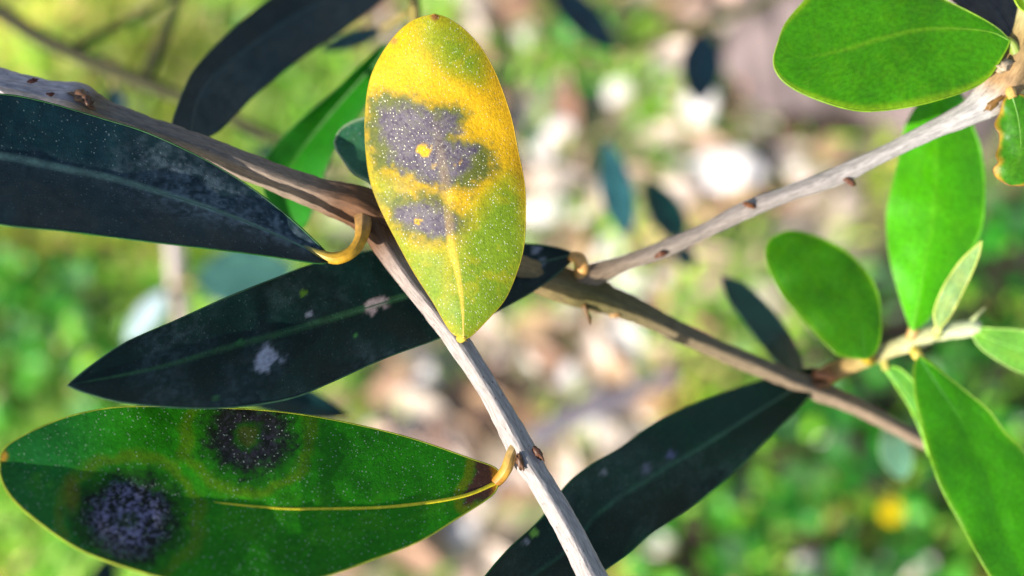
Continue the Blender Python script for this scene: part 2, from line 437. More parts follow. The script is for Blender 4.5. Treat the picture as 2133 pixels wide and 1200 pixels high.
# ---- paints (the leaf's own ageing, blotches and scars, plus a painted sheen on dark leaves)
def paint_yellow(px, py, u, v):
    n1 = fbm(px / 70, py / 70, 3); n2 = fbm(px / 26, py / 26, 8); n3 = fbm(px / 9, py / 9, 21, 3)
    yel = lin(200, 155, 10); grn = lin(104, 130, 20); lime = lin(158, 144, 14); dk = lin(66, 92, 42); gry = lin(98, 88, 98)
    c = np.broadcast_to(yel, px.shape + (3,)).copy()
    g = np.zeros(px.shape)
    g = np.maximum(g, sstep(60, -80, poly_sd(px, py, [(860, 20), (960, 30), (1010, 110), (1000, 170), (930, 150), (880, 110)]) * -1 + 0) * 1.1)
    g = np.maximum(g, sstep(-70, 50, poly_sd(px, py, [(1000, 440), (1060, 380), (1110, 400), (1110, 560), (1060, 650), (970, 720), (900, 650), (960, 520)])) * 0.95)
    g = np.maximum(g, sstep(-50, 40, poly_sd(px, py, [(800, 470), (860, 520), (930, 520), (940, 600), (960, 710), (900, 660), (820, 520)])) * 0.9)
    g = np.maximum(g, sstep(-30, 30, poly_sd(px, py, [(760, 300), (800, 360), (830, 380), (850, 420), (800, 440), (765, 380)])) * 0.6)
    g = np.clip(g * (0.6 + 0.8 * n1), 0, 1)
    c = mixc(c, lime, sstep(0.0, 0.6, g)); c = mixc(c, grn, sstep(0.2, 1.1, g + 0.15 * (n2 - 0.5)))
    c = mixc(c, lin(205, 168, 20), sstep(0.52, 0.75, n2) * 0.2)
    # right edge browner
    c = mixc(c, lin(176, 130, 10), sstep(0.80, 1.0, v) * sstep(0.25, 0.5, u) * sstep(0.98, 0.6, u) * 0.6)
    w = (n2 - 0.5) * 34 + (n3 - 0.5) * 22
    halo = [(755, 200), (800, 191), (854, 195), (884, 213), (914, 210), (950, 216), (974, 240), (974, 258), (959, 285), (992, 287), (1022, 303), (1040, 333), (1028, 366), (998, 390), (962, 408), (938, 399), (896, 393), (854, 375), (818, 354), (782, 348), (755, 300)]
    grey = [(788, 231), (818, 222), (854, 216), (884, 225), (914, 234), (938, 240), (956, 258), (962, 276), (938, 288), (962, 300), (986, 297), (992, 318), (980, 348), (956, 372), (938, 390), (920, 393), (890, 384), (860, 366), (830, 348), (809, 318), (794, 288), (785, 258)]
    halo2 = [(780, 412), (830, 396), (878, 390), (925, 402), (950, 424), (972, 462), (964, 490), (934, 510), (884, 508), (838, 494), (806, 466)]
    grey2 = [(818, 442), (850, 424), (886, 420), (926, 438), (948, 462), (940, 486), (902, 490), (862, 478), (830, 464)]
    h = np.maximum(sstep(-20, 20, poly_sd(px, py, halo) + w), sstep(-20, 22, poly_sd(px, py, halo2) + w) * 0.95)
    h = np.maximum(h, sstep(-16, 16, poly_sd(px, py, [(800, 350), (900, 380), (935, 400), (900, 420), (830, 405), (790, 370)]) + w) * 0.55)
    c = mixc(c, lin(66, 84, 34), h * 0.92)
    gm = np.maximum(sstep(-16, 20, poly_sd(px, py, grey) + w), sstep(-12, 12, poly_sd(px, py, grey2) + w * 0.8) * 0.95)
    n4 = fbm(px / 4.5, py / 4.5, 27, 2)
    gm = np.clip(gm * (0.35 + 0.6 * n3 + 0.55 * n4), 0, 1)
    c = mixc(c, gry, gm)
    c = mixc(c, lin(58, 50, 58), np.clip(gm * sstep(0.46, 0.68, 0.6 * n4 + 0.4 * n3) * 0.65, 0, 1))
    c = mixc(c, lin(70, 62, 76), gm * sstep(0.5, 0.7, n2) * 0.5)
    for (cx, cy, r, s) in ((882, 312, 19, 1.0), (868, 461, 10, 0.9), (958, 342, 9, 0.5), (905, 345, 6, 0.3)):
        dd = np.hypot(px - cx, py - cy) + (n3 - 0.5) * 18
        c = mixc(c, yel, sstep(r, r * 0.4, dd) * s)
        if r == 10: c = mixc(c, lin(90, 90, 40), sstep(4, 2, dd))
    # paler strip along the midrib, brown nick at the tip
    rm = sstep(0.10, 0.02, np.abs(v)) * (1 - 0.6 * h) * sstep(0.0, 0.05, u)
    c = mixc(c, lin(224, 184, 70), rm * 0.55 * sstep(0.75, 0.3, u))
    c = mixc(c, lin(110, 60, 30), sstep(14, 4, np.hypot(px - 906, py - 34)) * 0.9)
    c = mixc(c, lin(150, 110, 60), sstep(12, 3, np.hypot(px - 820, py - 85)) * 0.7)
    spk = 0.58 + 0.62 * h + 0.2 * sstep(0.3, 0.8, g) - 0.25 * sstep(0.15, 0.0, g) * (1 - h)
    spk = spk * sstep(1.0, 0.9, np.abs(v)) * (0.5 + n1)
    return c, spk

def paint_spotted(px, py, u, v):
    n1 = fbm(px / 120, py / 120, 4); n2 = fbm(px / 34, py / 34, 9); n3 = fbm(px / 10, py / 10, 22, 3); n4 = fbm(px / 4.5, py / 4.5, 29, 2)
    c = np.broadcast_to(lin(36, 124, 4), px.shape + (3,)).copy()
    c = mixc(c, lin(24, 96, 50), sstep(300, 20, px) * 0.8)
    c = mixc(c, lin(24, 92, 8), sstep(0.35, 0.7, n1) * 0.5)
    c = mixc(c, lin(62, 134, 12), sstep(-0.35, -0.05, v) * sstep(0.75, 0.2, v) * sstep(0.4, 0.6, n2) * 0.4)
    for (cx, cy, ro, ra, ri, rc, ax) in ((268, 1080, 128, 106, 80, 0, 1.12), (516, 908, 116, 92, 74, 26, 1.12)):
        dx, dy = (px - cx) / ax, py - cy
        r = np.hypot(dx, dy) + (n2 - 0.5) * 30
        c = mixc(c, lin(96, 104, 8), sstep(20, 3, np.abs(r - ro - 2)) * 0.42)          # brassy ring
        c = mixc(c, lin(22, 62, 10), sstep(ro + 4, ro - 40, r + (n3 - 0.5) * 30) * 0.88)                        # dark green zone
        g = sstep(ri + 16, ri - 20, r + (n3 - 0.5) * 60 + (n4 - 0.5) * 50)
        if rc: g = g * sstep(rc - 8, rc + 12, r + (n3 - 0.5) * 16)
        c = mixc(c, lin(22, 18, 22), g * 0.92)
        gr = sstep(0.44, 0.66, 0.55 * n4 + 0.45 * n3)
        c = mixc(c, lin(52, 46, 60) if rc else lin(112, 108, 138), np.clip(g * gr * (0.75 if rc else 1.0), 0, 1))
        if rc: c = mixc(c, lin(50, 62, 18), sstep(rc, rc - 14, r))
        else: c = mixc(c, lin(40, 62, 40), sstep(26, 8, r) * 0.5)
    c = mixc(c, lin(120, 96, 12), sstep(34, 6, np.hypot((px - 150) * 1.4, (py - 1030) * 0.6)) * 0.45)
    br = [(992, 950), (1050, 975), (1030, 1035), (966, 1052), (964, 1030), (984, 1000)]
    c = mixc(c, lin(78, 50, 38), sstep(-7, 7, poly_sd(px, py, br) + (n3 - 0.5) * 16))
    c = mixc(c, lin(140, 108, 10), sstep(14, 4, np.abs(poly_sd(px, py, br) + 10)) * 0.4)
    c = mixc(c, lin(196, 136, 30), sstep(1018, 1036, px + (n3 - 0.5) * 14))
    c = mixc(c, lin(190, 130, 30), sstep(18, 4, np.hypot(px - 4, py - 950)) * 0.8)
    spk = 1.5 * (0.45 + 1.1 * n1) * sstep(0.02, 0.1, u)
    spk = spk * (1 + 0.8 * sstep(110, 80, np.hypot((px - 268) / 1.1, py - 1080)))
    return c, spk

def paint_dark(base, veincol=None, scars=(), mottle=0.5, sheen_amt=0.0, spk=0.25, seed=5, sheen=None):
    def f(px, py, u, v):
        n1 = fbm(px / 110, py / 110, seed); n2 = fbm(px / 24, py / 24, seed + 5); n3 = fbm(px / 8, py / 8, seed + 9, 3)
        c = np.broadcast_to(base, px.shape + (3,)).copy()
        c = c * (1 + 1.6 * mottle * (n1 - 0.5))[..., None]
        if sheen_amt:  # grey-blue sheen of the blade, painted into its colour
            sheen_mask = sheen(px, py, v) if sheen else sstep(0.35, 0.65, n1)
            c = mixc(c, lin(112, 126, 132), np.clip(sheen_amt * sheen_mask * (0.15 + 1.1 * sstep(0.35, 0.75, n3) + 0.5 * sstep(0.45, 0.7, n2)), 0, 1))
        if veincol is not None:
            c = mixc(c, veincol, sstep(0.09, 0.015, np.abs(v)) * 0.55 * (0.4 + n2))
        for (cx, cy, r, cc, k) in scars:
            d = np.hypot(px - cx, py - cy) + (n2 - 0.5) * r * 1.6 + (n3 - 0.5) * r * 0.6
            c = mixc(c, cc, sstep(r, r * 0.6, d) * k * (0.55 + 0.7 * n3))
        return c, np.full(px.shape, spk) * (0.4 + 1.2 * n1)
    return f

def paint_young(base, edge=None, rib=None, seed=6, spk=0.25, warm=0.3, e0=0.86):
    def f(px, py, u, v):
        n1 = fbm(px / 100, py / 100, seed); n2 = fbm(px / 20, py / 20, seed + 5)
        c = np.broadcast_to(base, px.shape + (3,)).copy()
        c = c * (0.6 + 0.75 * n1)[..., None]
        c = mixc(c, base * np.array([1.7, 1.1, 0.6]), warm * sstep(0.45, 0.75, n2))
        c = mixc(c, edge if edge is not None else base * np.array([2.4, 1.5, 0.9]) + 0.01, sstep(e0, 1.0, np.abs(v) + (0.3 * (n2 - 0.5) if e0 < 0.8 else 0)) * 0.75)
        c = mixc(c, rib if rib is not None else base * np.array([2.2, 1.5, 1.0]), sstep(0.06, 0.01, np.abs(v)) * 0.6 * sstep(1, .6, u))
        return c, np.full(px.shape, spk)
    return f

# ================================================================== setting: the ground
def ground_h(x, y):
    return 0.016 * (fbm(x * 9 + 20, y * 9 + 20, 41, 4) - 0.5) + 0.05 * (fbm(x * 0.8 + 9, y * 0.8 + 9, 43, 2) - 0.5) * sstep(1.0, 3.0, np.hypot(x, y))

def build_ground():
    a = np.concatenate([-np.geomspace(400, 1.0, 22), np.linspace(-0.96, 0.96, 130), np.geomspace(1.0, 400, 22)])
    X, Y = np.meshgrid(a, a, indexing='ij')
    Z = ground_h(X, Y)
    n = len(a)
    i, j = np.meshgrid(np.arange(n - 1), np.arange(n - 1), indexing='ij')
    q = i * n + j
    faces = np.stack([q, q + n, q + n + 1, q + 1], -1).reshape(-1, 4)
    m, nt, bs, out = nodes_of('soil_and_litter')
    N, L = nt.nodes, nt.links
    tc = N.new('ShaderNodeTexCoord')
    no = N.new('ShaderNodeTexNoise'); no.inputs['Scale'].default_value = 22; no.inputs['Detail'].default_value = 8; no.inputs['Roughness'].default_value = 0.65
    L.new(tc.outputs['Object'], no.inputs['Vector'])
    cr = N.new('ShaderNodeValToRGB')
    cr.color_ramp.elements[0].position = 0.32; cr.color_ramp.elements[0].color = (0.12, 0.085, 0.05, 1)
    cr.color_ramp.elements[1].position = 0.68; cr.color_ramp.elements[1].color = (0.62, 0.50, 0.40, 1)
    e = cr.color_ramp.elements.new(0.5); e.color = (0.36, 0.28, 0.19, 1)
    L.new(no.outputs[0], cr.inputs[0])
    n2 = N.new('ShaderNodeTexNoise'); n2.inputs['Scale'].default_value = 6; n2.inputs['Detail'].default_value = 5
    L.new(tc.outputs['Object'], n2.inputs['Vector'])
    r2 = N.new('ShaderNodeMapRange'); r2.inputs[1].default_value = 0.45; r2.inputs[2].default_value = 0.65
    L.new(n2.outputs[0], r2.inputs[0])
    mx = N.new('ShaderNodeMix'); mx.data_type = 'RGBA'; L.new(r2.outputs[0], mx.inputs[0])
    L.new(cr.outputs[0], mx.inputs[6]); mx.inputs[7].default_value = (0.22, 0.25, 0.07, 1)
    L.new(mx.outputs[2], bs.inputs['Base Color']); bs.inputs['Roughness'].default_value = 0.95
    bu = N.new('ShaderNodeBump'); bu.inputs['Distance'].default_value = 0.006
    L.new(no.outputs[0], bu.inputs['Height']); L.new(bu.outputs[0], bs.inputs['Normal'])
    _, wd, gpx, gpy = green_masks(X.ravel(), Y.ravel())
    hum_shade = np.maximum(wd, sstep(-40, 40, poly_sd(gpx, gpy, [(1570, 120), (1640, 170), (1760, 200), (1860, 230), (1850, 300), (1700, 290), (1600, 240), (1540, 170)])))  # dark humus under the weeds; the polygon paints the shadow at the trunk foot
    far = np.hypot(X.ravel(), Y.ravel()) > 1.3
    hum_shade = np.where(far, 0.4, hum_shade)
    at = N.new('ShaderNodeAttribute'); at.attribute_name = 'Col'
    m3 = N.new('ShaderNodeMix'); m3.data_type = 'RGBA'; L.new(at.outputs['Fac'], m3.inputs[0])
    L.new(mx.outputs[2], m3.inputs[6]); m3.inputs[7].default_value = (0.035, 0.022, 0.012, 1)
    L.new(m3.outputs[2], bs.inputs['Base Color'])
    me = mesh_from('ground', np.stack([X, Y, Z], -1).reshape(-1, 3), faces, m, None, np.repeat(hum_shade[:, None], 3, 1))
    tag(link('ground', me), 'bare brown earth with leaf litter under the olive branch', 'ground', kind='structure')

# where green grows: the masks are on the ground itself, read off the photograph through G()
def green_masks(x, y):
    p = np.stack([x, y, 0 * x], -1)
    px, py = to_px(p)
    n = fbm(x * 7 + 3, y * 7 + 3, 61, 3); nf = fbm(x * 28, y * 28, 62, 2)
    w = (n - 0.5) * 420
    grass = sstep(760, 560, px + w)                                            # the left lawn
    grass = np.maximum(grass, 0.85 * sstep(0.47, 0.60, nf) * sstep(0.36, 0.56, n))   # tufts among the litter
    weeds = sstep(-60, 80, poly_sd(px + w * 0.4, py + w * 0.4, [(1420, 960), (1560, 860), (1750, 520), (1900, 420), (2600, 200), (3200, 2200), (1150, 2200), (1250, 1180)]))
    weeds = np.maximum(weeds, 0.8 * sstep(-50, 40, poly_sd(px + w * 0.3, py + w * 0.3, [(60, 560), (200, 560), (260, 700), (120, 800), (-400, 900), (-400, 700)])))
    weeds = np.maximum(weeds, 0.5 * sstep(-40, 40, poly_sd(px + w * 0.3, py, [(1130, -30), (1330, 40), (1280, 140), (1120, 130)])))
    bare = sstep(-60, 60, poly_sd(px, py, [(820, 640), (1000, 620), (1090, 250), (1180, 240), (1640, 220), (1760, 260), (1740, 420), (1300, 800), (1200, 1010), (860, 1000), (760, 860)]))
    return grass * (1 - 0.55 * bare), weeds, px, py

build_ground()

def scatter(n, x0, x1, y0, y1):
    return RNG.uniform(x0, x1, n), RNG.uniform(y0, y1, n)

def build_grass():
    x, y = scatter(150000, -0.95, 0.75, -0.28, 0.95)
    g, w, px, py = green_masks(x, y)
    out = (np.abs(px - 1066) > 1500) | (np.abs(py - 600) > 900)
    keep = RNG.random(len(x)) < np.clip(g * (1 - 0.6 * w), 0.015, 1) * np.where(out, 0.35, 0.72)
    x, y = x[keep], y[keep]; n = len(x)
    z = ground_h(x, y)
    hgt = RNG.uniform(0.010, 0.030, n) * (0.6 + 0.8 * fbm(x * 12, y * 12, 71, 2)); wid = RNG.uniform(0.0011, 0.0027, n)
    an = RNG.uniform(0, 2 * math.pi, n); lean = RNG.uniform(0.35, 1.25, n)
    dx, dy = np.cos(an), np.sin(an)
    V = np.zeros((n, 7, 3))
    for k, (t, ww) in enumerate(((0, 1.0), (0.4, 0.9), (0.75, 0.6), (1.0, 0.0))):
        cx = x + dx * hgt * lean * t ** 1.7; cy = y + dy * hgt * lean * t ** 1.7; cz = z - 0.002 + hgt * (t - 0.35 * lean * t * t)
        if k < 3:
            V[:, 2 * k] = np.stack([cx - dy * wid * ww, cy + dx * wid * ww, cz], -1)
            V[:, 2 * k + 1] = np.stack([cx + dy * wid * ww, cy - dx * wid * ww, cz], -1)
        else:
            V[:, 6] = np.stack([cx, cy, cz], -1)
    b = np.arange(n)[:, None] * 7
    quads = np.concatenate([b + np.array([0, 1, 3, 2]), b + np.array([2, 3, 5, 4])]).tolist()
    tris = (b + np.array([4, 5, 6])).tolist()
    pick = RNG.random(n)[:, None]; pat = fbm(x * 10 + 2, y * 10, 77, 3)[:, None]
    c = np.where(pick < 0.68, lin(160, 204, 70), np.where(pick < 0.88, lin(206, 212, 96), lin(226, 210, 150))) * (0.25 + 1.5 * pat) * np.where(fbm(x * 16, y * 16, 79, 2)[:, None] > 0.56, np.array([1.3, 1.05, 1.0]), np.array([0.85, 1.0, 0.85])) * RNG.uniform(0.75, 1.25, (n, 1))
    me = mesh_from('grass', V.reshape(-1, 3), quads + tris, M_GRASS, None, np.repeat(c, 7, axis=0))
    tag(link('grass', me), 'short sunlit yellow-green grass covering the ground', 'grass', kind='stuff')
build_grass()

def weed_leaf_mesh(name, L, W, col, seed):
    rows = [(0, 0.10), (0.2, 0.72), (0.5, 1.0), (0.8, 0.66), (1.0, 0.05)]
    V, C = [], []
    for t, w in rows:
        z = L * (0.55 * t - 0.55 * t * t)
        for s in (-1, 0, 1):
            V.append((L * t, s * W * w, z + abs(s) * 0.16 * W * w)); C.append(col * (1.5 if s == 0 else 1.0))
    F_ = []
    for r in range(4):
        for s in range(2):
            q = r * 3 + s; F_.append([q, q + 3, q + 4, q + 1])
    return np.array(V), F_, np.array(C)

def build_cover():
    x, y = scatter(26000, -0.95, 0.85, -0.3, 0.95)
    g, w, px, py = green_masks(x, y)
    keep = RNG.random(len(x)) < np.clip(0.72 * w + 0.14 * g, 0.012, 1) * 0.62
    x, y = x[keep], y[keep]; n = len(x)
    V0, F0, C0 = weed_leaf_mesh('t', 1.0, 0.36, np.ones(3), 0)
    L = RNG.uniform(0.006, 0.017, n); az = RNG.uniform(0, 2 * math.pi, n); pit = RNG.uniform(-0.4, 0.7, n)
    zz = ground_h(x, y) + RNG.uniform(0.002, 0.060, n) * w[keep] + 0.010
    ca, sa, cp, sp = np.cos(az)[:, None], np.sin(az)[:, None], np.cos(pit)[:, None], np.sin(pit)[:, None]
    lx = V0[:, 0] * L[:, None]; ly = V0[:, 1] * L[:, None] * RNG.uniform(0.7, 1.4, (n, 1)); lz = V0[:, 2] * L[:, None]
    X1 = lx * cp - lz * sp; Z1 = lx * sp + lz * cp
    V = np.stack([X1 * ca - ly * sa + x[:, None], X1 * sa + ly * ca + y[:, None], Z1 + zz[:, None]], -1)
    faces = (np.arange(n)[:, None, None] * len(V0) + np.array(F0)[None]).reshape(-1, 4)
    pick = RNG.random((n, 1))
    c = np.where(pick < 0.55, lin(44, 132, 24), np.where(pick < 0.8, lin(120, 180, 36), lin(90, 134, 84))) * RNG.uniform(0.35, 1.3, (n, 1)) * np.where(w[keep][:, None] < 0.4, np.array([1.9, 1.6, 1.5]), 1.0)
    col = c[:, None, :] * C0[None]
    me = mesh_from('ground_cover', V.reshape(-1, 3), faces, M_WEED, None, col.reshape(-1, 3))
    tag(link('ground_cover', me), 'low mixed leafy ground cover of small green leaves', 'ground cover', kind='stuff')
build_cover()

# ================================================================== olive trunk
def build_trunk():
    c = G(1860, -40)
    root = empty('olive_tree', (c[0], c[1], 0), 'thick grey-brown olive trunk rising from the litter beside the bright stones', 'tree')
    n, sides = 60, 64
    zs = np.linspace(-0.03, 2.2, n); th = np.linspace(0, 2 * math.pi, sides, endpoint=False)
    Z, T = np.meshgrid(zs, th, indexing='ij')
    R = 0.085 + 0.060 * np.exp(-np.clip(Z, 0, None) / 0.10)
    R = R * (1 + 0.16 * np.cos(5 * T + Z * 2) * np.exp(-Z / 0.5) + 0.25 * (fbm(np.cos(T) * 2 + 9, np.sin(T) * 2 + Z * 3 + 9, 81, 4) - 0.5))
    V = np.stack([R * np.cos(T) + 0.10 * Z * Z * 0.4, R * np.sin(T) + 0.06 * Z, Z], -1).reshape(-1, 3)
    i, j = np.meshgrid(np.arange(n - 1), np.arange(sides), indexing='ij')
    a = i * sides + j; b = i * sides + (j + 1) % sides
    faces = np.stack([a, b, b + sides, a + sides], -1).reshape(-1, 4).tolist()
    faces.append([(n - 1) * sides + k for k in range(sides)])
    col = lin(112, 98, 96) * (0.6 + 0.8 * fbm(T.ravel() * 6, Z.ravel() * 9, 84, 4))[:, None]
    link('trunk', mesh_from('trunk', V, faces, M_TRUNK, None, col), root, ORIGIN[root])
build_trunk()

# ================================================================== the diseased olive branch
mb = P(np.array(-260.), np.array(95.), np.array(0.172))
BR = empty('olive_branch', mb, 'forked olive branch with a yellow blotched leaf and black-spotted green leaf', 'branch')
BARK = lin(196, 182, 168); BROWN = lin(120, 92, 64); OLIVE = lin(120, 110, 62); PINK = lin(206, 186, 172)

def twig(parent, name, ctrl, n, cols, lump=0.16, ridge=0.10, sides=24, seed=0, label=None):
    pp, rr, q = path(ctrl, n)
    t = np.linspace(0, 1, n)
    cc = np.stack([np.interp(t, [c[0] for c in cols], [c[1][k] for c in cols]) for k in range(3)], 1)
    o = tube(name, pp, rr, M_BARK, parent, cc, sides, ridge, lump, seed)
    if label: o['label'] = label
    return o

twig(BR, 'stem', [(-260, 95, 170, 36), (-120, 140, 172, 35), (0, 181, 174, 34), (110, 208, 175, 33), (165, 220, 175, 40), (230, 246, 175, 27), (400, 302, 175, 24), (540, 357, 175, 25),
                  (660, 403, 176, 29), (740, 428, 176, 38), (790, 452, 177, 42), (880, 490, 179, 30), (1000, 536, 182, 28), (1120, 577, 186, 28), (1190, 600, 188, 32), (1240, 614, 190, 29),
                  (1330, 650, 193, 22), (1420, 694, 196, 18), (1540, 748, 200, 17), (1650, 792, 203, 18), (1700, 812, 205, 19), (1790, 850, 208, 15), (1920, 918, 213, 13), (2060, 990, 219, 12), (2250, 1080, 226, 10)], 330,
     [(0, lin(176, 166, 166)), (0.155, lin(176, 164, 164)), (0.175, lin(112, 98, 76)), (0.20, lin(116, 108, 100)), (0.345, lin(128, 110, 92)), (0.385, lin(96, 64, 38)), (0.43, lin(84, 56, 32)),  # brown node bark, its colour darkened further for the shadow lying there
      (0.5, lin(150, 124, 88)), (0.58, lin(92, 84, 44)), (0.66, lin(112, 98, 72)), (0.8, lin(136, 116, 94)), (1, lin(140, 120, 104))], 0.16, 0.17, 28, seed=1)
twig(BR, 'side_twig', [(772, 446, 176, 30), (800, 505, 175, 25), (850, 580, 173.5, 20), (905, 650, 172, 19.5), (960, 722, 170.5, 21), (1020, 815, 169, 20), (1078, 920, 167.5, 24), (1095, 955, 167, 25), (1130, 1010, 166.5, 22.5), (1180, 1095, 165, 24), (1238, 1210, 163, 26), (1310, 1360, 160, 32)], 200,
     [(0, lin(80, 54, 32)), (0.06, lin(96, 66, 42)), (0.13, lin(150, 134, 122)), (0.3, lin(158, 148, 140)), (1, lin(164, 155, 149))], 0.10, 0.17, 28, 3, 'pale speckled angular twig that bears the yellow leaf')  # dark brown start continues the shade painted on the node
twig(BR, 'side_twig', [(1188, 596, 188, 25), (1240, 572, 188, 21), (1300, 549, 187.5, 15), (1385, 518, 187, 16.5), (1470, 480, 186, 14), (1560, 435, 185, 17.5), (1640, 404, 184, 15), (1745, 366, 183, 17.5), (1840, 321, 181.5, 15.5), (1940, 272, 180, 17), (2020, 234, 179, 24),
                       (2070, 196, 178.5, 36), (2110, 140, 178, 38), (2132, 80, 177.5, 24), (2145, 10, 177, 21), (2160, -110, 176, 20)], 180,
     [(0, lin(128, 104, 76)), (0.15, lin(138, 124, 110)), (0.4, lin(154, 144, 136)), (0.72, lin(176, 170, 164)), (0.76, lin(166, 132, 92)), (0.85, lin(150, 124, 74)), (0.9, lin(166, 158, 106)), (1, lin(150, 158, 106))], 0.12, 0.13, 28, 5, 'pale twig with brown bud scars leading to rounded green leaves')
twig(BR, 'side_twig', [(1692, 806, 205, 22), (1735, 776, 204.5, 19), (1790, 753, 204, 17), (1850, 730, 203.5, 16), (1900, 712, 203, 19), (1950, 694, 202.5, 17), (2020, 684, 202, 17), (2040, 683, 202, 14)], 70,
     [(0, lin(110, 76, 46)), (0.14, lin(160, 116, 66)), (0.3, lin(186, 164, 100)), (0.55, lin(200, 196, 140)), (1, lin(206, 214, 164))], 0.08, 0.05, 20, 7, 'short pale yellow-green shoot carrying young leaves')

def bud(parent, px, py, d, rx, ry, ang, col, seed, name='bud'):
    """a small scaly bud or leaf scar sitting on the twig"""
    n, s = 10, 12
    ph = np.linspace(0, math.pi, n); th = np.linspace(0, 2 * math.pi, s, endpoint=False)
    A, T = np.meshgrid(ph, th, indexing='ij')
    rx, ry = rx * 0.78, ry * 0.74
    r = 1 + 1.7 * (fbm(np.cos(T) * np.sin(A) * 2 + 5, np.cos(A) * 2 + np.sin(T) + 5, seed, 3) - 0.5)
    lx = np.cos(A) * rx * r * np.where(np.cos(A) > 0, 1.25 - 0.25 * np.sin(A), 1); ly = np.sin(A) * np.cos(T) * ry * r; lz = np.sin(A) * np.sin(T) * ry * r
    ca, sa = math.cos(ang), math.sin(ang)
    X = px + lx * ca - ly * sa; Y = py - (lx * sa + ly * ca)
    V = P(X, Y, d / 1000 - lz / F * d / 1000)
    i, j = np.meshgrid(np.arange(n - 1), np.arange(s), indexing='ij')
    a = i * s + j; b = i * s + (j + 1) % s
    faces = np.stack([a, b, b + s, a + s], -1).reshape(-1, 4)
    org = P(np.array(float(px)), np.array(float(py)), np.array(d / 1000))
    c = np.tile(col, (n * s, 1)) * (0.3 + 1.2 * fbm(A.ravel() * 3, T.ravel() * 2, seed + 2))[:, None]
    return link(name, mesh_from(name, V.reshape(-1, 3) - org, faces, M_PETIOLE, None, c), parent, org)

RUST = lin(98, 62, 42)
for k, b in enumerate([(66, 168, 171.5, 13, 7, 0.2, lin(96, 48, 34)), (103, 196, 171.3, 9, 6, 0, lin(110, 56, 40)), (164, 200, 172, 24, 16, -0.3, lin(104, 74, 52)), (182, 214, 171.5, 18, 14, -0.7, lin(92, 64, 46)),
                       (1120, 942, 166, 18, 9, -0.95, RUST), (1082, 962, 164.7, 20, 10, -1.3, lin(104, 70, 44)), (962, 704, 169.0, 12, 9, -0.5, lin(120, 82, 50)),
                       (1562, 428, 183.2, 15, 9, -0.2, lin(116, 70, 36)), (1378, 530, 185.6, 14, 9, 0.3, lin(106, 62, 38)), (1768, 378, 182, 15, 8, -0.6, lin(110, 70, 50)),
                       (1222, 650, 188, 26, 7, -1.15, lin(112, 80, 40)), (1278, 652, 191, 15, 11, -0.8, lin(170, 128, 76)),
                       (2088, 140, 175, 22, 18, 0.4, lin(170, 150, 120)), (2072, 214, 176, 30, 10, 0.65, lin(128, 92, 44)), (1704, 800, 203, 20, 12, 0.3, lin(130, 84, 46)),
                       (2030, 662, 201.5, 24, 6, 0.75, lin(196, 206, 140)), (1905, 690, 202, 24, 8, 1.1, lin(206, 160, 96)), (1908, 735, 202, 16, 10, -0.9, lin(200, 160, 100))]):
    bud(BR, *b, 100 + k * 3)

YP = lin(220, 172, 40)
# --- the yellow leaf
leaf(BR, (966, 706), (905, 29),
     [(938, 690), (902, 630), (860, 564), (824, 498), (791, 432), (770, 372), (761, 300), (761, 234), (770, 168), (794, 114), (830, 66), (866, 40)],
     [(982, 700), (1016, 666), (1052, 624), (1076, 570), (1091, 516), (1095, 450), (1093, 384), (1079, 312), (1064, 240), (1034, 156), (1004, 102), (968, 62), (932, 38)],
     [(962, 630), (950, 558), (938, 505), (929, 390), (914, 300), (902, 210), (899, 120)],
     (-0.12, -0.06, 0.99), 167.6, paint_yellow, M_YELLOW, nu=300, nv=150, fold=0.4, cup=3.0, wave=0.4, rib=(0.42, lin(196, 158, 60), 0.9), margin=(0.10, lin(180, 156, 36)),
     petiole=([(967, 700, 168.2, 9), (960, 706, 169, 9), (952, 702, 170.2, 9)], lin(190, 170, 60)), label='yellow leaf with two grey-violet blotches ringed in dark green', seed=2, under=lin(200, 190, 110))
# --- green leaf with black spots
leaf(BR, (1040, 1003), (0, 962),
     [(1034, 976), (980, 955), (851, 911), (722, 880), (619, 862), (516, 852), (413, 849), (258, 847), (155, 864), (77, 893), (24, 922), (4, 943)],
     [(1024, 1032), (954, 1078), (877, 1125), (774, 1166), (670, 1202), (540, 1226), (438, 1224), (335, 1202), (232, 1171), (155, 1138), (77, 1084), (26, 1037), (3, 996)],
     [(959, 1035), (825, 1055), (696, 1060), (567, 1058), (402, 1040), (206, 1006), (103, 990)],
     (0.34, 0.48, 0.81), 166.5, paint_spotted, M_GREEN, nu=320, nv=130, fold=-1.2, cup=0.6, wave=0.4, bend=[(0, 0), (0.4, 5.0), (0.7, 11.5), (1, 18)],
     rib=(0.34, lin(226, 206, 36), 0.4), margin=(0.14, lin(170, 180, 50)), petiole=([(975, 1034, 167.4, 3), (1008, 1020, 167.6, 8), (1036, 1002, 166.7, 12), (1055, 976, 165.6, 12.5), (1064, 950, 166.0, 12), (1078, 918, 167.4, 12)], [lin(90, 56, 34), lin(110, 70, 36), lin(160, 104, 34), lin(196, 146, 50), lin(180, 146, 84), lin(160, 138, 110)]),
     label='green leaf with two round black-violet spots and brown base', seed=3, ribend=0.66)
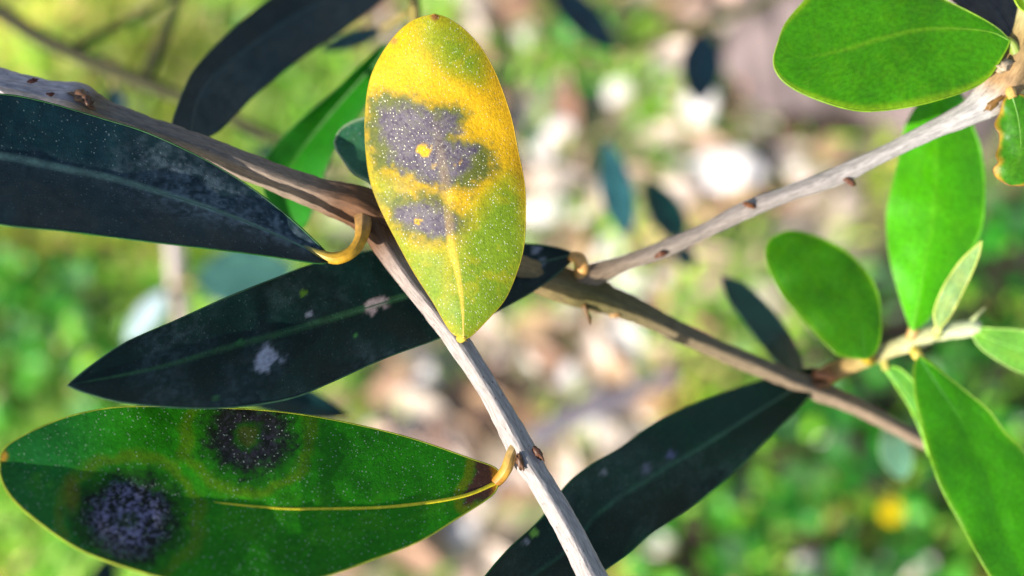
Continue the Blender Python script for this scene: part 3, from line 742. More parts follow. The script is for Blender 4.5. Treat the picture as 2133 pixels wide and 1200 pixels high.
# --- dark leaf running out of the picture beside the stem
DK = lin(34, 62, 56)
leaf(BR, (686, 540), (-290, 312),
     [(672, 518), (607, 457), (537, 401), (467, 355), (397, 317), (303, 275), (224, 250), (93, 212), (0, 196), (-120, 198), (-220, 244)],
     [(667, 548), (560, 533), (443, 518), (280, 499), (140, 481), (0, 467), (-120, 440), (-220, 385)],
     [(600, 500), (513, 462), (397, 420), (233, 371), (140, 352), (0, 324), (-150, 310)],
     (0.28, 0.52, 0.80), 168.5, paint_dark(lin(8, 34, 38), lin(120, 150, 130), mottle=0.6, sheen_amt=0.34, spk=0.35, sheen=lambda px, py, v: sstep(180, 420, px) * sstep(0.98, 0.2, np.abs(v + 0.25)) + 0.18 * sstep(0.3, 0.05, np.abs(v)), seed=15), M_DARK, nu=160, nv=64, fold=-2.0, wave=0.5, bend=[(0, 0), (0.5, 1), (1, 4)],
     rib=(0.3, lin(80, 110, 92)), margin=(0.16, lin(40, 92, 40)), petiole=([(630, 512, 168.6, 3), (672, 532, 168.5, 10), (702, 538, 168.6, 13), (732, 526, 169.2, 13), (751, 499, 171, 14), (757, 466, 173.2, 18), (758, 434, 175.6, 26)], [lin(70, 96, 70), lin(160, 140, 60), lin(200, 152, 40), lin(196, 144, 30), lin(186, 138, 44), lin(150, 112, 64), lin(84, 56, 32)]),
     label='blue-green dark leaf on a hooked yellow stalk beside the stem', seed=4)
# --- dark leaf behind the yellow one with pale scars
GS = lin(172, 172, 182)
leaf(BR, (1198, 530), (140, 802),
     [(1180, 522), (1148, 514), (1094, 508), (950, 498), (763, 524), (656, 549), (570, 581), (474, 619), (367, 667), (260, 715), (196, 758)],
     [(1185, 549), (1132, 592), (1062, 634), (960, 684), (896, 711), (795, 748), (688, 796), (608, 828), (501, 846), (394, 849), (260, 838), (180, 818)],
     [(1020, 572), (838, 619), (635, 680), (474, 723), (314, 769)],
     (0.34, 0.50, 0.80), 187.0, paint_dark(lin(6, 34, 28), lin(58, 104, 60), [(560, 745, 28, GS, 0.9), (540, 765, 12, GS, 0.6), (776, 643, 17, lin(170, 150, 146), 0.8), (798, 630, 14, lin(170, 150, 146), 0.7), (646, 655, 8, GS, 0.6), (1118, 522, 12, GS, 0.6), (1130, 545, 14, GS, 0.35), (632, 610, 7, lin(96, 140, 30), 0.9), (450, 830, 9, lin(60, 110, 60), 0.6), (500, 712, 8, lin(50, 110, 50), 0.6), (740, 700, 5, lin(60, 120, 50), 0.8)], sheen_amt=0.1, spk=0.15, seed=25), M_DARK,
     nu=150, nv=60, fold=-1.6, wave=0.5, bend=[(0, 0), (0.3, 6), (0.6, 12), (1, 18)], rib=(0.26, lin(46, 82, 56)), margin=(0.15, lin(50, 84, 60)),
     petiole=([(1186, 532, 185.6, 8), (1206, 540, 185.6, 14), (1212, 560, 186.4, 15), (1204, 585, 187.5, 14)], lin(206, 150, 80)), label='long dark leaf with pale crusty scars passing behind the yellow leaf', seed=5)
# --- dark leaf at the lower edge
leaf(BR, (1712, 775), (955, 1302),
     [(1700, 768), (1646, 775), (1583, 794), (1500, 821), (1417, 854), (1354, 888), (1292, 933), (1229, 971), (1183, 1008), (1125, 1083), (1062, 1142), (1012, 1200), (972, 1260)],
     [(1706, 798), (1667, 846), (1604, 908), (1542, 971), (1479, 1025), (1417, 1071), (1354, 1112), (1312, 1150), (1271, 1179), (1208, 1220), (1100, 1275), (1020, 1300)],
     [(1583, 854), (1479, 921), (1375, 983), (1250, 1067), (1167, 1158)],
     (0.38, 0.48, 0.79), 206, paint_dark(lin(6, 36, 22), lin(40, 84, 60), [(1345, 980, 16, lin(110, 110, 130), 0.55), (1398, 948, 12, lin(90, 90, 130), 0.55), (1255, 985, 9, GS, 0.3), (1112, 1112, 10, lin(120, 170, 60), 0.9), (1098, 1130, 9, GS, 0.5)], sheen_amt=0.05, spk=0.1, seed=35), M_DARK,
     nu=110, nv=44, fold=-2.4, wave=0.5, bend=[(0, 0), (0.5, 8.5), (1, 17)], rib=(0.26, lin(40, 70, 56)), margin=(0.15, lin(30, 84, 44)),
     petiole=([(1696, 780, 203, 9), (1720, 780, 203, 12), (1735, 788, 204, 12)], lin(160, 100, 60)), label='blackish green leaf with faint violet rings below the fork', seed=6)
# --- broad dark leaf above the stem
leaf(BR, (392, 318), (905, -95),
     [(366, 290), (359, 261), (373, 215), (397, 159), (429, 117), (467, 77), (513, 37), (560, 0), (640, -50), (780, -95)],
     [(420, 292), (457, 271), (490, 238), (527, 201), (560, 173), (607, 135), (653, 103), (723, 56), (780, 14), (850, -40)],
     [(420, 187), (513, 103), (607, 37), (740, -30)],
     (0.42, 0.44, 0.80), 183, paint_dark(lin(6, 38, 42), lin(40, 74, 76), spk=0.1, seed=45, sheen_amt=0.05), M_DARK, nu=90, nv=36, fold=-2.0, wave=0.5, bend=[(0, 2), (0.3, 8), (0.6, 13), (1, 22)], rib=(0.3, lin(40, 66, 66)), margin=(0.15, lin(30, 56, 56)),
     petiole=([(392, 322, 183.5, 12), (394, 314, 180, 12), (398, 306, 176.5, 11)], lin(90, 90, 50)), label='broad blue-black leaf arching up from behind the stem', seed=7)
# --- small grey-green leaf tucked behind the yellow leaf
leaf(BR, (850, 452), (697, 296),
     [(862, 380), (850, 300), (800, 246), (756, 246), (722, 260), (704, 278)],
     [(812, 420), (770, 380), (736, 360), (714, 332), (701, 312)],
     [(815, 380), (780, 330), (735, 304)],
     (0.30, 0.30, 0.90), 176, paint_young(lin(40, 84, 56), lin(120, 150, 110), lin(70, 110, 70), 9, 0.6), M_DARK, nu=50, nv=28, fold=-0.8, bend=[(0, 0), (1, 6)], margin=(0.2, lin(150, 172, 130)),
     petiole=([(846, 448, 176.2, 9), (852, 458, 177, 10), (858, 474, 178, 10)], lin(130, 120, 60)), label='small grey-green leaf tucked behind the yellow leaf', seed=8)
# --- young leaves on the upper right twig
YG = lin(58, 132, 8)
leaf(BR, (2104, 84), (1617, 100),
     [(2080, 60), (2040, 35), (1970, 0), (1910, -26), (1810, -45), (1710, -30), (1670, 8), (1636, 50)],
     [(2095, 106), (2060, 160), (2010, 190), (1910, 219), (1820, 231), (1760, 225), (1685, 200), (1637, 173), (1616, 146), (1612, 122)],
     [(2060, 65), (1985, 58), (1910, 62), (1835, 80), (1760, 104), (1670, 120)],
     (0.0, 0.26, 0.96), 175.5, paint_young(lin(64, 136, 6), lin(140, 170, 26), lin(110, 160, 24), 11, 0.45), M_YOUNG, nu=130, nv=70, fold=-0.4, cup=0.9, wave=0.4, rib=(0.24, lin(96, 148, 20), 0.7), margin=(0.15, lin(130, 170, 24)),
     petiole=([(2070, 74, 176.6, 3), (2094, 82, 176.3, 8), (2108, 92, 176.1, 10), (2116, 112, 176.3, 13), (2116, 134, 177, 16)], lin(120, 136, 50)), label='rounded bright green leaf with yellow rim beside the twig tip', seed=9)
leaf(BR, (2108, 196), (2104, 386),
     [(2092, 206), (2082, 236), (2072, 258), (2082, 280), (2080, 305), (2074, 322), (2080, 338), (2069, 352), (2074, 368), (2088, 378)],
     [(2140, 200), (2176, 226), (2196, 290), (2180, 350), (2140, 384)],
     [(2122, 250), (2126, 310), (2118, 350)],
     (-0.12, 0.02, 0.99), 175, paint_young(lin(66, 132, 22), lin(200, 150, 50), lin(90, 140, 40), 12, 0.6, 0.3, 0.66), M_YOUNG, nu=60, nv=36, cup=1.0, wave=0.8, margin=(0.10, lin(150, 110, 50)), rib=(0.2, lin(90, 140, 40)),
     petiole=([(2110, 204, 175, 9), (2104, 190, 175.6, 11), (2096, 176, 177, 12)], lin(190, 150, 80)), label='small crinkled leaf with chewed yellow-brown edge', seed=10)
leaf(BR, (2118, 90), (1925, -120),
     [(2100, 80), (2040, 36), (1980, -4), (1930, -60)], [(2130, 60), (2128, 14), (2100, -50), (2020, -110)], [(2080, 20), (2010, -50)],
     (0.55, 0.30, 0.75), 181, paint_dark(lin(22, 26, 40), spk=0.0, seed=55), M_DARK, nu=40, nv=20, bend=[(0, 0), (1, 6)], rib=(0.2, None), margin=(0.12, None),
     petiole=([(2116, 86, 181, 8), (2124, 98, 179.5, 10), (2128, 108, 178, 10)], lin(150, 140, 80)), label='dark violet leaf at the twig tip', seed=11)
leaf(BR, (2146, 24), (2096, -60), [(2128, 20), (2112, -4), (2104, -30)], [(2146, -8), (2130, -40)], [(2130, -4), (2114, -30)],
     (0.0, 0.1, 0.98), 175.5, paint_young(lin(96, 140, 20), seed=13), M_YOUNG, nu=24, nv=14, rib=(0.15, None), margin=(0.15, None), petiole=([(2144, 22, 175.6, 7), (2146, 30, 176.2, 8), (2146, 38, 177, 8)], lin(170, 176, 110)), label='tiny lime green leaf at the twig tip', seed=12)
# --- young leaves on the short shoot
leaf(BR, (1902, 690), (1962, 148),
     [(1892, 672), (1875, 620), (1853, 534), (1847, 450), (1856, 400), (1870, 340), (1887, 262), (1920, 205)],
     [(1936, 663), (1973, 590), (2020, 528), (2046, 470), (2052, 390), (2043, 310), (2026, 262), (2004, 200)],
     [(1925, 560), (1945, 430), (1950, 300), (1955, 220)],
     (-0.14, 0.14, 0.97), 199, paint_young(lin(78, 170, 8), lin(90, 176, 20), lin(104, 184, 30), 14, 0.1, 0.2), M_YOUNG, nu=70, nv=34, fold=1.0, cup=1.6, wave=0.5, bend=[(0, 0), (0.5, -2), (1, 0)], rib=(0.22, lin(100, 176, 30), 0.75), margin=(0.2, lin(110, 176, 50)),
     petiole=([(1904, 682, 201, 10), (1900, 696, 201.6, 11), (1896, 712, 203, 11)], lin(190, 150, 90)), label='tall glossy bright green leaf standing behind the pale twig', seed=13)
leaf(BR, (1804, 748), (1624, 487),
     [(1752, 741), (1727, 722), (1683, 676), (1634, 620), (1606, 571), (1594, 528), (1604, 499)],
     [(1825, 731), (1836, 688), (1831, 620), (1813, 577), (1776, 534), (1727, 503), (1677, 485), (1645, 481)],
     [(1788, 663), (1739, 602), (1672, 534)],
     (-0.02, 0.28, 0.95), 197, paint_young(lin(58, 126, 6), lin(110, 160, 14), lin(58, 122, 8), 15, 0.15), M_YOUNG, nu=70, nv=40, fold=-0.6, cup=1.0, wave=0.5, rib=(0.2, lin(62, 128, 10), 0.75), margin=(0.16, lin(110, 160, 20)),
     petiole=([(1800, 742, 199.2, 9), (1808, 750, 200, 11), (1816, 750, 202.5, 11)], lin(170, 140, 30)), label='oval mid green leaf with lime rim at the shoot base', seed=14)
leaf(BR, (1952, 690), (2045, 502), [(1946, 660), (1950, 632), (1974, 582), (2006, 538)], [(1976, 664), (1990, 640), (2018, 583), (2038, 536)], [(1966, 640), (1996, 580)],
     (-0.35, -0.1, 0.93), 195, paint_young(lin(130, 164, 90), seed=16), M_YOUNG, nu=40, nv=16, rib=(0.16, None), margin=(0.16, None), under=lin(150, 176, 120), petiole=([(1954, 684, 195.2, 9), (1952, 692, 198, 10), (1952, 698, 202, 10)], lin(190, 190, 110)), label='narrow pale folded young leaf at the shoot tip', seed=15)
leaf(BR, (2026, 688), (2330, 770), [(2040, 682), (2072, 684), (2133, 688), (2240, 706)], [(2036, 716), (2072, 746), (2133, 778), (2230, 802)], [(2070, 708), (2133, 730), (2240, 756)],
     (-0.25, 0.0, 0.96), 201, paint_young(lin(110, 172, 60), lin(150, 196, 90), lin(130, 184, 84), 17), M_YOUNG, nu=50, nv=20, rib=(0.2, None), margin=(0.2, lin(160, 200, 96)), petiole=([(2030, 690, 201, 10), (2022, 686, 201.4, 12), (2012, 685, 202, 12)], lin(206, 214, 160)), label='pale green leaf at the end of the short shoot', seed=16)
leaf(BR, (1914, 742), (2195, 1345),
     [(1906, 762), (1905, 790), (1910, 842), (1930, 922), (1961, 1015), (2004, 1095), (2060, 1194), (2110, 1262)],
     [(1932, 752), (1961, 774), (2016, 818), (2060, 855), (2097, 904), (2133, 940), (2185, 1012), (2225, 1120), (2232, 1250)],
     [(1960, 812), (2004, 879), (2053, 984), (2090, 1107), (2140, 1230)],
     (0.05, 0.24, 0.96), 198, paint_young(lin(60, 140, 8), lin(110, 170, 16), lin(64, 144, 12), 18, 0.1, 0.15), M_YOUNG, nu=80, nv=40, fold=-1.4, cup=1.0, wave=0.5, rib=(0.2, lin(62, 140, 14), 0.75), margin=(0.17, lin(120, 170, 24)),
     petiole=([(1918, 748, 200, 9), (1910, 738, 200.6, 11), (1902, 724, 202.4, 11)], lin(200, 180, 80)), label='long green leaf with lime edge hanging from the short shoot', seed=17)
leaf(BR, (1842, 762), (1935, 950), [(1850, 778), (1866, 802), (1900, 858), (1922, 910)], [(1880, 772), (1926, 830), (1946, 900)], [(1880, 810), (1915, 870)],
     (-0.30, 0.1, 0.94), 206, paint_young(lin(96, 164, 56), seed=19), M_YOUNG, nu=40, nv=16, rib=(0.2, None), margin=(0.2, None), petiole=([(1846, 768, 206, 8), (1842, 756, 205.4, 9), (1840, 742, 204, 9)], lin(170, 160, 80)), label='slim light green leaf tucked under the long green leaf', seed=18)
# --- dark leaf behind, opposite pair of the lower one
leaf(BR, (1668, 800), (1502, 575), [(1640, 775), (1596, 730), (1550, 670), (1516, 620)], [(1672, 760), (1648, 700), (1604, 640), (1550, 590)], [(1634, 735), (1575, 655)],
     (0.4, 0.3, 0.86), 226, paint_dark(lin(24, 54, 48), spk=0.0, seed=65), M_DARK, nu=40, nv=18, bend=[(0, -18), (0.4, 4), (1, 12)], rib=(0.25, None), margin=(0.15, None),
     petiole=([(1668, 796, 208, 9), (1674, 806, 206, 10), (1684, 808, 205, 11)], lin(120, 96, 60)), label='dark leaf fading out of focus beneath the forked stem', seed=19)
leaf(BR, (1842, 876), (1880, 1000), [(1836, 900), (1834, 950), (1856, 985)], [(1876, 896), (1900, 940), (1898, 980)], [(1858, 910), (1868, 950)],
     (-0.3, 0.1, 0.94), 285, paint_young(lin(76, 116, 92), seed=20), M_DARK, nu=30, nv=14, bend=[(0, -70), (0.3, -8), (1, 6)], rib=(0.2, None), margin=(0.15, None), petiole=([(1842, 878, 214.5, 8), (1838, 874, 212, 8), (1834, 872, 210, 8)], lin(120, 110, 70)), label='hazy grey-green leaf under the stem end', seed=20)

# ================================================================== twigs further down, out of focus
def far_leaf(parent, base, tip, w, d, normal, col, under=None, label=None, seed=1, pet=None, curve=0.0, bend=None, wb=1.0):
    """a lance-shaped leaf from base to tip, w: half width in pixels"""
    b = np.array(base, float); t = np.array(tip, float)
    ax = t - b; Ln = np.hypot(*ax); ax /= Ln; nr = np.array([-ax[1], ax[0]])
    mid = lambda s: b + ax * Ln * s + nr * curve * math.sin(math.pi * s)
    pr = [(0.12, 0.5), (0.3, 0.9), (0.5, 1.0), (0.7, 0.82), (0.87, 0.45)]
    A = [tuple(mid(s) + nr * w * k) for s, k in pr]; B = [tuple(mid(s) - nr * w * k * wb) for s, k in pr]
    Mm = [tuple(mid(s)) for s in (0.3, 0.5, 0.75)]
    return leaf(parent, tuple(b), tuple(t), A, B, Mm, normal, d, paint_dark(col, spk=0.0, seed=seed), M_DARK, nu=30, nv=14, rib=(0.3, None), margin=(0.15, None), fold=-1.0, wave=0.6, bend=bend,
                petiole=(pet, lin(140, 124, 70)) if pet else None, label=label, seed=seed, under=under)

t1 = empty('olive_branch', P(np.array(-200.), np.array(-80.), np.array(0.31)), 'thin blurred forked twig above the grass with sparse small dark leaves', 'branch')
twig(t1, 'stem', [(-200, -80, 318, 17), (0, 26, 312, 16), (90, 82, 310, 16), (200, 132, 308, 14), (300, 172, 305, 16), (380, 205, 303, 11), (480, 246, 300, 10), (600, 300, 298, 9), (700, 345, 296, 8)], 60, [(0, lin(52, 50, 26)), (1, lin(66, 64, 34))], sides=12)
twig(t1, 'side_twig', [(300, 172, 305, 12), (326, 110, 308, 12), (352, 50, 312, 11), (378, -20, 316, 10), (410, -110, 320, 9)], 30, [(0, lin(66, 66, 36)), (1, lin(96, 92, 60))], sides=12)
twig(t1, 'side_twig', [(150, 104, 309, 9), (230, 62, 318, 9), (300, 30, 326, 8), (380, -30, 336, 8)], 30, [(0, lin(66, 66, 36)), (1, lin(96, 92, 60))], sides=12)
far_leaf(t1, (236, 180), (246, 262), 20, 310, (0.3, 0.2, 0.9), lin(40, 66, 70), pet=[(236, 184, 310, 5), (236, 166, 309, 6), (238, 150, 307, 6)], seed=71, label='small dark leaf hanging from the thin twig')
far_leaf(t1, (480, 252), (560, 290), 13, 301, (0.3, 0.3, 0.9), lin(40, 80, 60), pet=[(484, 254, 301, 5), (478, 248, 301, 6), (470, 243, 301, 6)], seed=72)
far_leaf(t1, (640, 318), (520, 320), 15, 300, (0.3, 0.3, 0.9), lin(40, 80, 60), pet=[(636, 318, 300, 5), (642, 318, 299, 6), (648, 320, 297, 6)], seed=73)

t2 = empty('olive_branch', P(np.array(900.), np.array(-260.), np.array(0.24)), 'drooping twig with one two-toned green leaf behind the yellow leaf', 'branch')
twig(t2, 'stem', [(900, -260, 232, 14), (872, -120, 226, 13), (862, -20, 222, 11), (866, 30, 219, 10), (858, 90, 216, 9), (830, 140, 213, 8)], 40, [(0, lin(150, 130, 90)), (1, lin(170, 150, 70))], sides=12)
leaf(t2, (812, 96), (618, 486), [(790, 100), (700, 187), (630, 247), (574, 303), (548, 350), (552, 405), (582, 455)], [(806, 130), (764, 215), (704, 299), (680, 350), (656, 420), (640, 462)], [(770, 145), (677, 250), (606, 345), (592, 410)],
     (0.0, 0.2, 0.97), 212, paint_young(lin(40, 124, 22), lin(60, 130, 40), lin(90, 140, 60), 21, 0.1), M_YOUNG, nu=60, nv=30, fold=-3.5, wave=0.4, rib=(0.3, lin(110, 150, 90)), margin=(0.15, lin(70, 130, 50)),
     petiole=([(806, 108, 212, 8), (822, 112, 212, 9), (838, 122, 213.5, 9)], lin(170, 150, 70)), label='two-toned green leaf folded along its midrib', seed=22)
far_leaf(t2, (800, 60), (668, 104), 17, 262, (0.3, 0.3, 0.9), lin(26, 52, 58), pet=[(794, 62, 262, 6), (830, 40, 245, 7), (864, 20, 221, 7)], seed=74)

FD = lin(10, 44, 54)
t3 = empty('olive_branch', P(np.array(1760.), np.array(-110.), np.array(0.46)), 'faint thin twig with two dark leaves above the pale stones', 'branch')
twig(t3, 'stem', [(1760, -110, 470, 10), (1600, 0, 455, 9), (1460, 52, 440, 9), (1340, 92, 430, 8), (1262, 130, 422, 7)], 40, [(0, lin(120, 110, 70)), (1, lin(120, 120, 60))], sides=12)
far_leaf(t3, (1286, 108), (1130, -50), 34, 420, (0.4, 0.4, 0.83), FD, pet=[(1282, 104, 420, 5), (1288, 110, 420, 6), (1296, 116, 421, 6)], seed=75, label='dark leaf slanting up from the faint twig')
far_leaf(t3, (1466, 62), (1456, 218), 42, 436, (0.4, 0.4, 0.83), FD, pet=[(1466, 66, 437, 5), (1464, 58, 438, 6), (1462, 52, 440, 6)], seed=76, label='dark diamond-shaped leaf hanging over a pale stone')
t5 = empty('olive_branch', P(np.array(2200.), np.array(60.), np.array(0.42)), 'lower twig hidden behind the pale twig with three dark upright leaves', 'branch')
twig(t5, 'stem', [(2300, 60, 425, 12), (2100, 180, 415, 11), (1900, 292, 405, 11), (1700, 384, 395, 10), (1560, 438, 388, 9), (1450, 488, 382, 8), (1380, 520, 378, 7), (1310, 545, 374, 5)], 50, [(0, lin(150, 130, 100)), (1, lin(140, 130, 90))], sides=12)
far_leaf(t5, (1308, 498), (1262, 290), 34, 374, (0.0, 0.25, 0.95), lin(44, 88, 90), pet=[(1308, 494, 374, 5), (1316, 520, 374, 6), (1326, 540, 375, 6)], seed=77, label='grey-green leaf standing upright above the litter')
far_leaf(t5, (1428, 510), (1344, 370), 36, 380, (0.42, 0.4, 0.82), lin(18, 66, 56), pet=[(1426, 506, 380, 5), (1430, 506, 380, 6), (1434, 496, 381, 6)], seed=78, label='plump dark leaf beside the upright grey-green one')
far_leaf(t5, (1412, 508), (1444, 562), 20, 380, (0.4, 0.4, 0.83), lin(18, 60, 62), pet=[(1414, 512, 380, 4), (1410, 508, 380, 5), (1404, 508, 380, 5)], seed=79)

t4 = empty('olive_branch', P(np.array(350.), np.array(380.), np.array(0.5)), 'pale upright stalk with silvery leaves under the hooked dark leaf', 'branch')
twig(t4, 'stem', [(340, 300, 480, 14), (362, 470, 490, 17), (368, 560, 500, 19), (378, 650, 508, 17), (390, 760, 515, 14), (400, 900, 525, 13), (420, 1200, 540, 12)], 50, [(0, lin(190, 182, 190)), (0.35, lin(190, 172, 160)), (1, lin(170, 150, 120))], sides=12)
far_leaf(t4, (345, 606), (262, 720), 24, 500, (-0.3, 0.0, 0.95), lin(150, 166, 170), pet=[(348, 614, 490, 7), (362, 604, 494, 8), (372, 600, 503, 8)], seed=80, label='silvery pale leaf sprouting from the pale stalk')
far_leaf(t4, (404, 590), (620, 560), 66, 470, (0.3, 0.3, 0.9), lin(84, 130, 112), seed=81, pet=[(408, 590, 470, 7), (390, 590, 485, 8), (372, 590, 502, 8)], label='soft grey-green leaf across from the silvery one')
far_leaf(t4, (230, 1150), (196, 1290), 30, 440, (0.4, 0.4, 0.83), lin(14, 40, 36), seed=83, pet=[(230, 1154, 440, 7), (320, 1160, 490, 8), (417, 1165, 538, 8)])
far_leaf(BR, (420, 780), (728, 866), 36, 216, (0.44, 0.5, 0.74), lin(12, 44, 44), bend=[(0, 14), (0.4, 10), (1, 0)], seed=82, pet=[(424, 782, 230, 7), (560, 722, 212, 7), (700, 640, 200, 8), (778, 540, 186, 9), (794, 470, 178, 10)], label='dark leaf tip showing between the scarred and spotted leaves')

# ================================================================== loose things on the ground
def stone_mesh(name, seed, flat=0.5, boxy=0.6):
    n, s = 9, 14
    ph = np.linspace(0, math.pi, n); th = np.linspace(0, 2 * math.pi, s, endpoint=False)
    A, T = np.meshgrid(ph, th, indexing='ij')
    x = np.sin(A) * np.cos(T); y = np.sin(A) * np.sin(T); z = np.cos(A)
    sg = lambda q: np.sign(q) * np.abs(q) ** boxy
    r = 1 + 0.5 * (fbm(x * 1.5 + 4 + seed, y * 1.5 + z + 4, seed, 3) - 0.5)
    V = np.stack([sg(x) * r, sg(y) * r * 0.9, sg(z) * r * flat], -1).reshape(-1, 3) * 0.5
    i, j = np.meshgrid(np.arange(n - 1), np.arange(s), indexing='ij')
    a = i * s + j; b = i * s + (j + 1) % s
    faces = np.stack([a, a + s, b + s, b], -1).reshape(-1, 4)
    c = np.tile(lin(240, 230, 220), (n * s, 1)) * (0.8 + 0.3 * fbm(A.ravel() * 2, T.ravel(), seed, 2))[:, None]
    return mesh_from(name, V, faces, M_STONE, None, c)
STONES = [stone_mesh('stone', 200 + k, f, b) for k, (f, b) in enumerate(((0.45, 0.6), (0.55, 0.75), (0.4, 0.5), (0.6, 0.85)))]

def put_on_ground(o, x, y, dz):
    o.location = (x, y, float(ground_h(np.array([x]), np.array([y]))[0]) + dz)

def stone(px, py, lpx, wpx, ang, k, label, group=None):
    p = G(px, py)
    o = bpy.data.objects.new('stone', STONES[k % 4]); COL.objects.link(o)
    s = 0.83 / F
    o.scale = (lpx * s, wpx * s, 0.7 * min(lpx, wpx) * s)
    o.rotation_euler = (random.uniform(-0.1, 0.25), random.uniform(-0.45, -0.1), ang)
    put_on_ground(o, p[0], p[1], 0.12 * min(lpx, wpx) * s)
    tag(o, label, 'stone', group)
stone(1448, 368, 285, 98, 0.06, 2, 'largest white flat stone, bright in the sun beyond the pale twig')
stone(1428, 222, 140, 105, -0.3, 1, 'pinkish pale stone under the dark diamond-shaped leaf')
stone(1138, 305, 150, 62, 0.75, 2, 'long pale stone slanting beside the yellow leaf')
SG = 'pale stones scattered in the litter'; SL = 'small pale limestone chip lying in the leaf litter'
for k, (x, y, l, w, a) in enumerate([(1572, 272, 70, 62, 0), (1280, 190, 85, 62, 0.5), (1665, 348, 62, 50, 0.2), (1130, 440, 105, 80, 0.4), (1215, 440, 60, 50, 0.2), (1270, 530, 90, 70, 1.0), (1310, 585, 90, 70, -0.4), (1370, 600, 60, 66, 0), (1300, 715, 80, 120, 0.1),
                                     (1180, 790, 60, 80, 0.3), (930, 905, 90, 60, 0.3), (1205, 890, 110, 70, 0.2), (1120, 740, 60, 50, 0.5), (860, 800, 120, 70, 0.4), (1360, 850, 70, 60, 0.2), (1165, 955, 80, 55, 0.6), (1225, 600, 70, 60, 0.3),
                                     (310, 28, 60, 44, -0.7), (1100, 70, 60, 46, 0.4), (1395, 770, 50, 60, 0.7), (1690, 1180, 70, 50, 0), (1900, 1185, 90, 60, 0.2), (1720, 910, 55, 45, 0.4), (2100, 890, 60, 60, 0.2),
                                     (1050, 1010, 60, 50, 0.2), (960, 1110, 80, 50, 0.6), (1370, 1130, 60, 50, 0.1), (790, 900, 60, 50, 0), (1000, 790, 70, 50, -0.4), (1060, 660, 60, 60, 0.4), (1510, 640, 60, 46, 0.2)]):
    stone(x, y, l, w, a, k, SL, SG)

def dry_leaf_mesh(name, seed, L=1.0, W=0.16, col=lin(214, 180, 150)):
    n = 9
    V, C = [], []
    for i in range(n):
        t = i / (n - 1); w = W * (math.sin(math.pi * min(1, t * 0.97 + 0.015)) ** 0.75)
        tw = 0.5 * math.sin(seed + 2.5 * t); z = 0.10 * math.sin(math.pi * t) + 0.03 * math.sin(seed * 2 + t * 7)
        for s in (-1, -0.5, 0, 0.5, 1):
            V.append((L * (t - 0.5), s * w * math.cos(tw), z + s * w * math.sin(tw) + 0.35 * W * s * s)); C.append(col * (0.75 if s == 0 else 1.0) * random.uniform(0.85, 1.1))
    F_ = [[r * 5 + s, r * 5 + s + 5, r * 5 + s + 6, r * 5 + s + 1] for r in range(n - 1) for s in range(4)]
    return mesh_from(name, np.array(V), F_, M_DRY, None, np.array(C))
DRY = [dry_leaf_mesh('dry_leaf', k * 1.7, 1, w, c) for k, (w, c) in enumerate(((0.15, lin(226, 190, 166)), (0.18, lin(206, 168, 128)), (0.14, lin(186, 146, 118)), (0.17, lin(236, 212, 190)), (0.16, lin(152, 112, 90)), (0.2, lin(214, 196, 176))))]
DLK = ['pinkish beige', 'tan', 'brown', 'bleached cream', 'dark brown', 'pale grey-beige']; DG = 'fallen dry leaves in the litter'
placed = 0
while placed < 260:
    px, py = random.uniform(640, 1850), random.uniform(-60, 1260)
    gx = G(px, py)
    g, w, _, _ = green_masks(np.array([gx[0]]), np.array([gx[1]]))
    if poly_sd(np.array([px]), np.array([py]), [(1540, 90), (1900, 150), (1880, 310), (1680, 300), (1580, 240)])[0] > 0: continue
    if random.random() < 0.92 * max(w[0], 0.75 * g[0] if px < 760 else 0): continue
    kd = random.randrange(6); o = bpy.data.objects.new('dry_leaf', DRY[kd]); COL.objects.link(o)
    s = random.uniform(0.026, 0.055); o.scale = (s, s * random.uniform(0.9, 1.6), s)
    o.rotation_euler = (random.uniform(-0.5, 0.5), random.uniform(-0.3, 0.3), random.uniform(0, 6.28))
    put_on_ground(o, gx[0], gx[1], random.uniform(0.002, 0.010))
    tag(o, 'curled %s dry leaf fallen on the litter' % DLK[kd], 'dry leaf', DLK[kd] + ' ' + DG); placed += 1

# fallen stick
a, b = G(1105, 925), G(1400, 785)
st = smooth([tuple(a + [0, 0, .012]), tuple(a * 0.6 + b * 0.4 + [0, .004, .016]), tuple(a * 0.25 + b * 0.75 + [0, -.003, .015]), tuple(b + [0, 0, .02])], 40)
so = tube('fallen_stick', st, np.linspace(0.0085, 0.006, 40), M_BARK, None, lin(132, 122, 128), 12, 0.05, 0.3, 5)
tag(so, 'fallen grey-violet stick lying across the pale litter', 'stick')

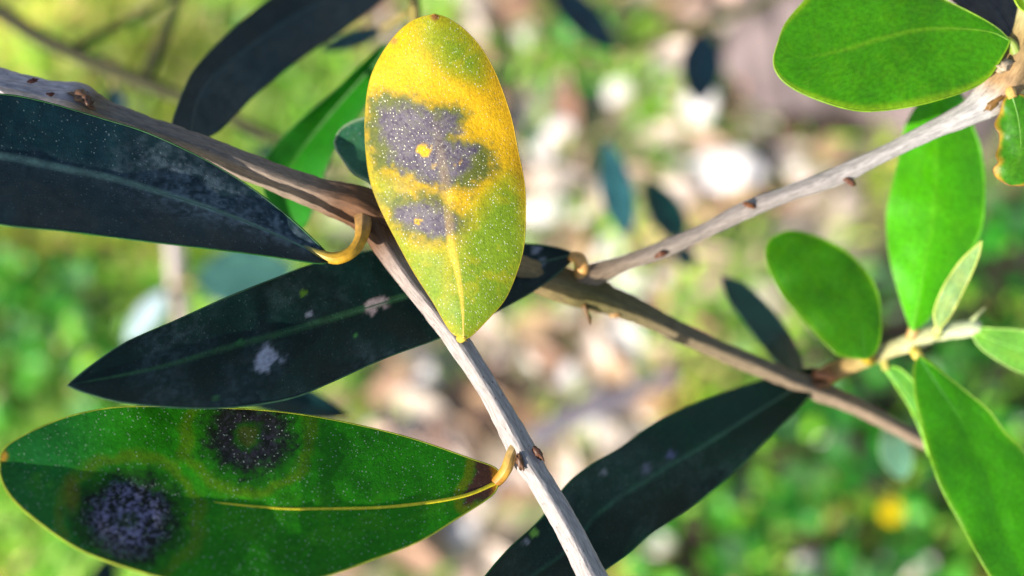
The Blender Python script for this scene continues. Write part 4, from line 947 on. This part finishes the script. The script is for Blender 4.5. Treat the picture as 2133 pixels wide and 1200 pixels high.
# yellow flower
fp = G(1856, 1066, 0.035)
fl = empty('yellow_flower', (fp[0], fp[1] , float(ground_h(fp[0:1], fp[1:2])[0])), 'single yellow daisy-like flower in the green ground cover', 'flower')
tube('flower_stem', np.linspace(ORIGIN[fl], fp, 8), np.full(8, 0.0009), M_WEED, fl, lin(90, 140, 50), 8)
Vp = np.array([(0.0, -0.0006, 0), (0.0, 0.0006, 0), (0.006, -0.0024, .001), (0.006, 0.0024, .001), (0.0115, -0.0019, .0004), (0.0115, 0.0019, .0004)])
Fp = [[0, 2, 3, 1], [2, 4, 5, 3]]
pm = mesh_from('petal', Vp, Fp, M_PETAL, None, np.tile(lin(255, 224, 6), (6, 1)))
for k in range(16):
    o = link('petal', pm, fl, fp + [0, 0, 0.0004 * (k % 2)]); o.scale = (0.66, 0.66, 0.66); o.rotation_euler = (0, -0.15 * (k % 2), k * math.pi / 8)
sm_ = stone_mesh('flower_disc', 300, 0.6, 1.0); sm_.materials[0] = M_PETAL
ca = sm_.attributes['Col']; ca.data.foreach_set('color', np.tile(np.array([*lin(255, 214, 0), 1], np.float32), len(sm_.vertices)))
o = link('flower_disc', sm_, fl, fp + [0, 0, 0.0006]); o.scale = (0.006, 0.006, 0.005)

# low weeds: rosettes of broad leaves in the lower right and in the lawn
WL = [mesh_from('leaf', *(lambda q: (q[0], q[1]))(weed_leaf_mesh('leaf', 1.0, w, c, 0)), M_WEED, None, weed_leaf_mesh('leaf', 1.0, w, c, 0)[2]) for w, c in ((0.34, lin(62, 142, 40)), (0.42, lin(84, 160, 44)), (0.3, lin(40, 112, 36)), (0.36, lin(90, 136, 70)))]
WDK = ['mid green', 'light green', 'dark green', 'grey-green']; WG = 'weed rosettes in the ground cover'
spots = [(random.uniform(1250, 2180), random.uniform(860, 1240)) for _ in range(34)] + [(random.uniform(1760, 2180), random.uniform(400, 860)) for _ in range(12)] + [(random.uniform(-40, 330), random.uniform(560, 900)) for _ in range(14)] + [(1240, 100), (1180, 115), (1660, 130), (1130, 210)]
for (px, py) in spots:
    if px < 1500 and 860 < py < 1020 and px > 900: continue
    p = G(px, py)
    z = float(ground_h(p[0:1], p[1:2])[0])
    kd = random.randrange(4)
    r = empty('weed_plant', (p[0], p[1], z), 'low weed with a rosette of oval %s leaves' % WDK[kd], 'weed', WDK[kd] + ' ' + WG)
    me = WL[kd]; s = random.uniform(0.011, 0.024); k0 = random.uniform(0, 6.28); nl = random.randint(5, 8)
    for k in range(nl):
        o = link('leaf', me, r, (p[0], p[1], z + 0.004 + 0.012 * (k % 3)))
        ss = s * random.uniform(0.7, 1.1); o.scale = (ss, ss, ss)
        o.rotation_euler = (random.uniform(-0.3, 0.3), random.uniform(-0.75, -0.1), k0 + k * 6.283 / nl + random.uniform(-0.3, 0.3))
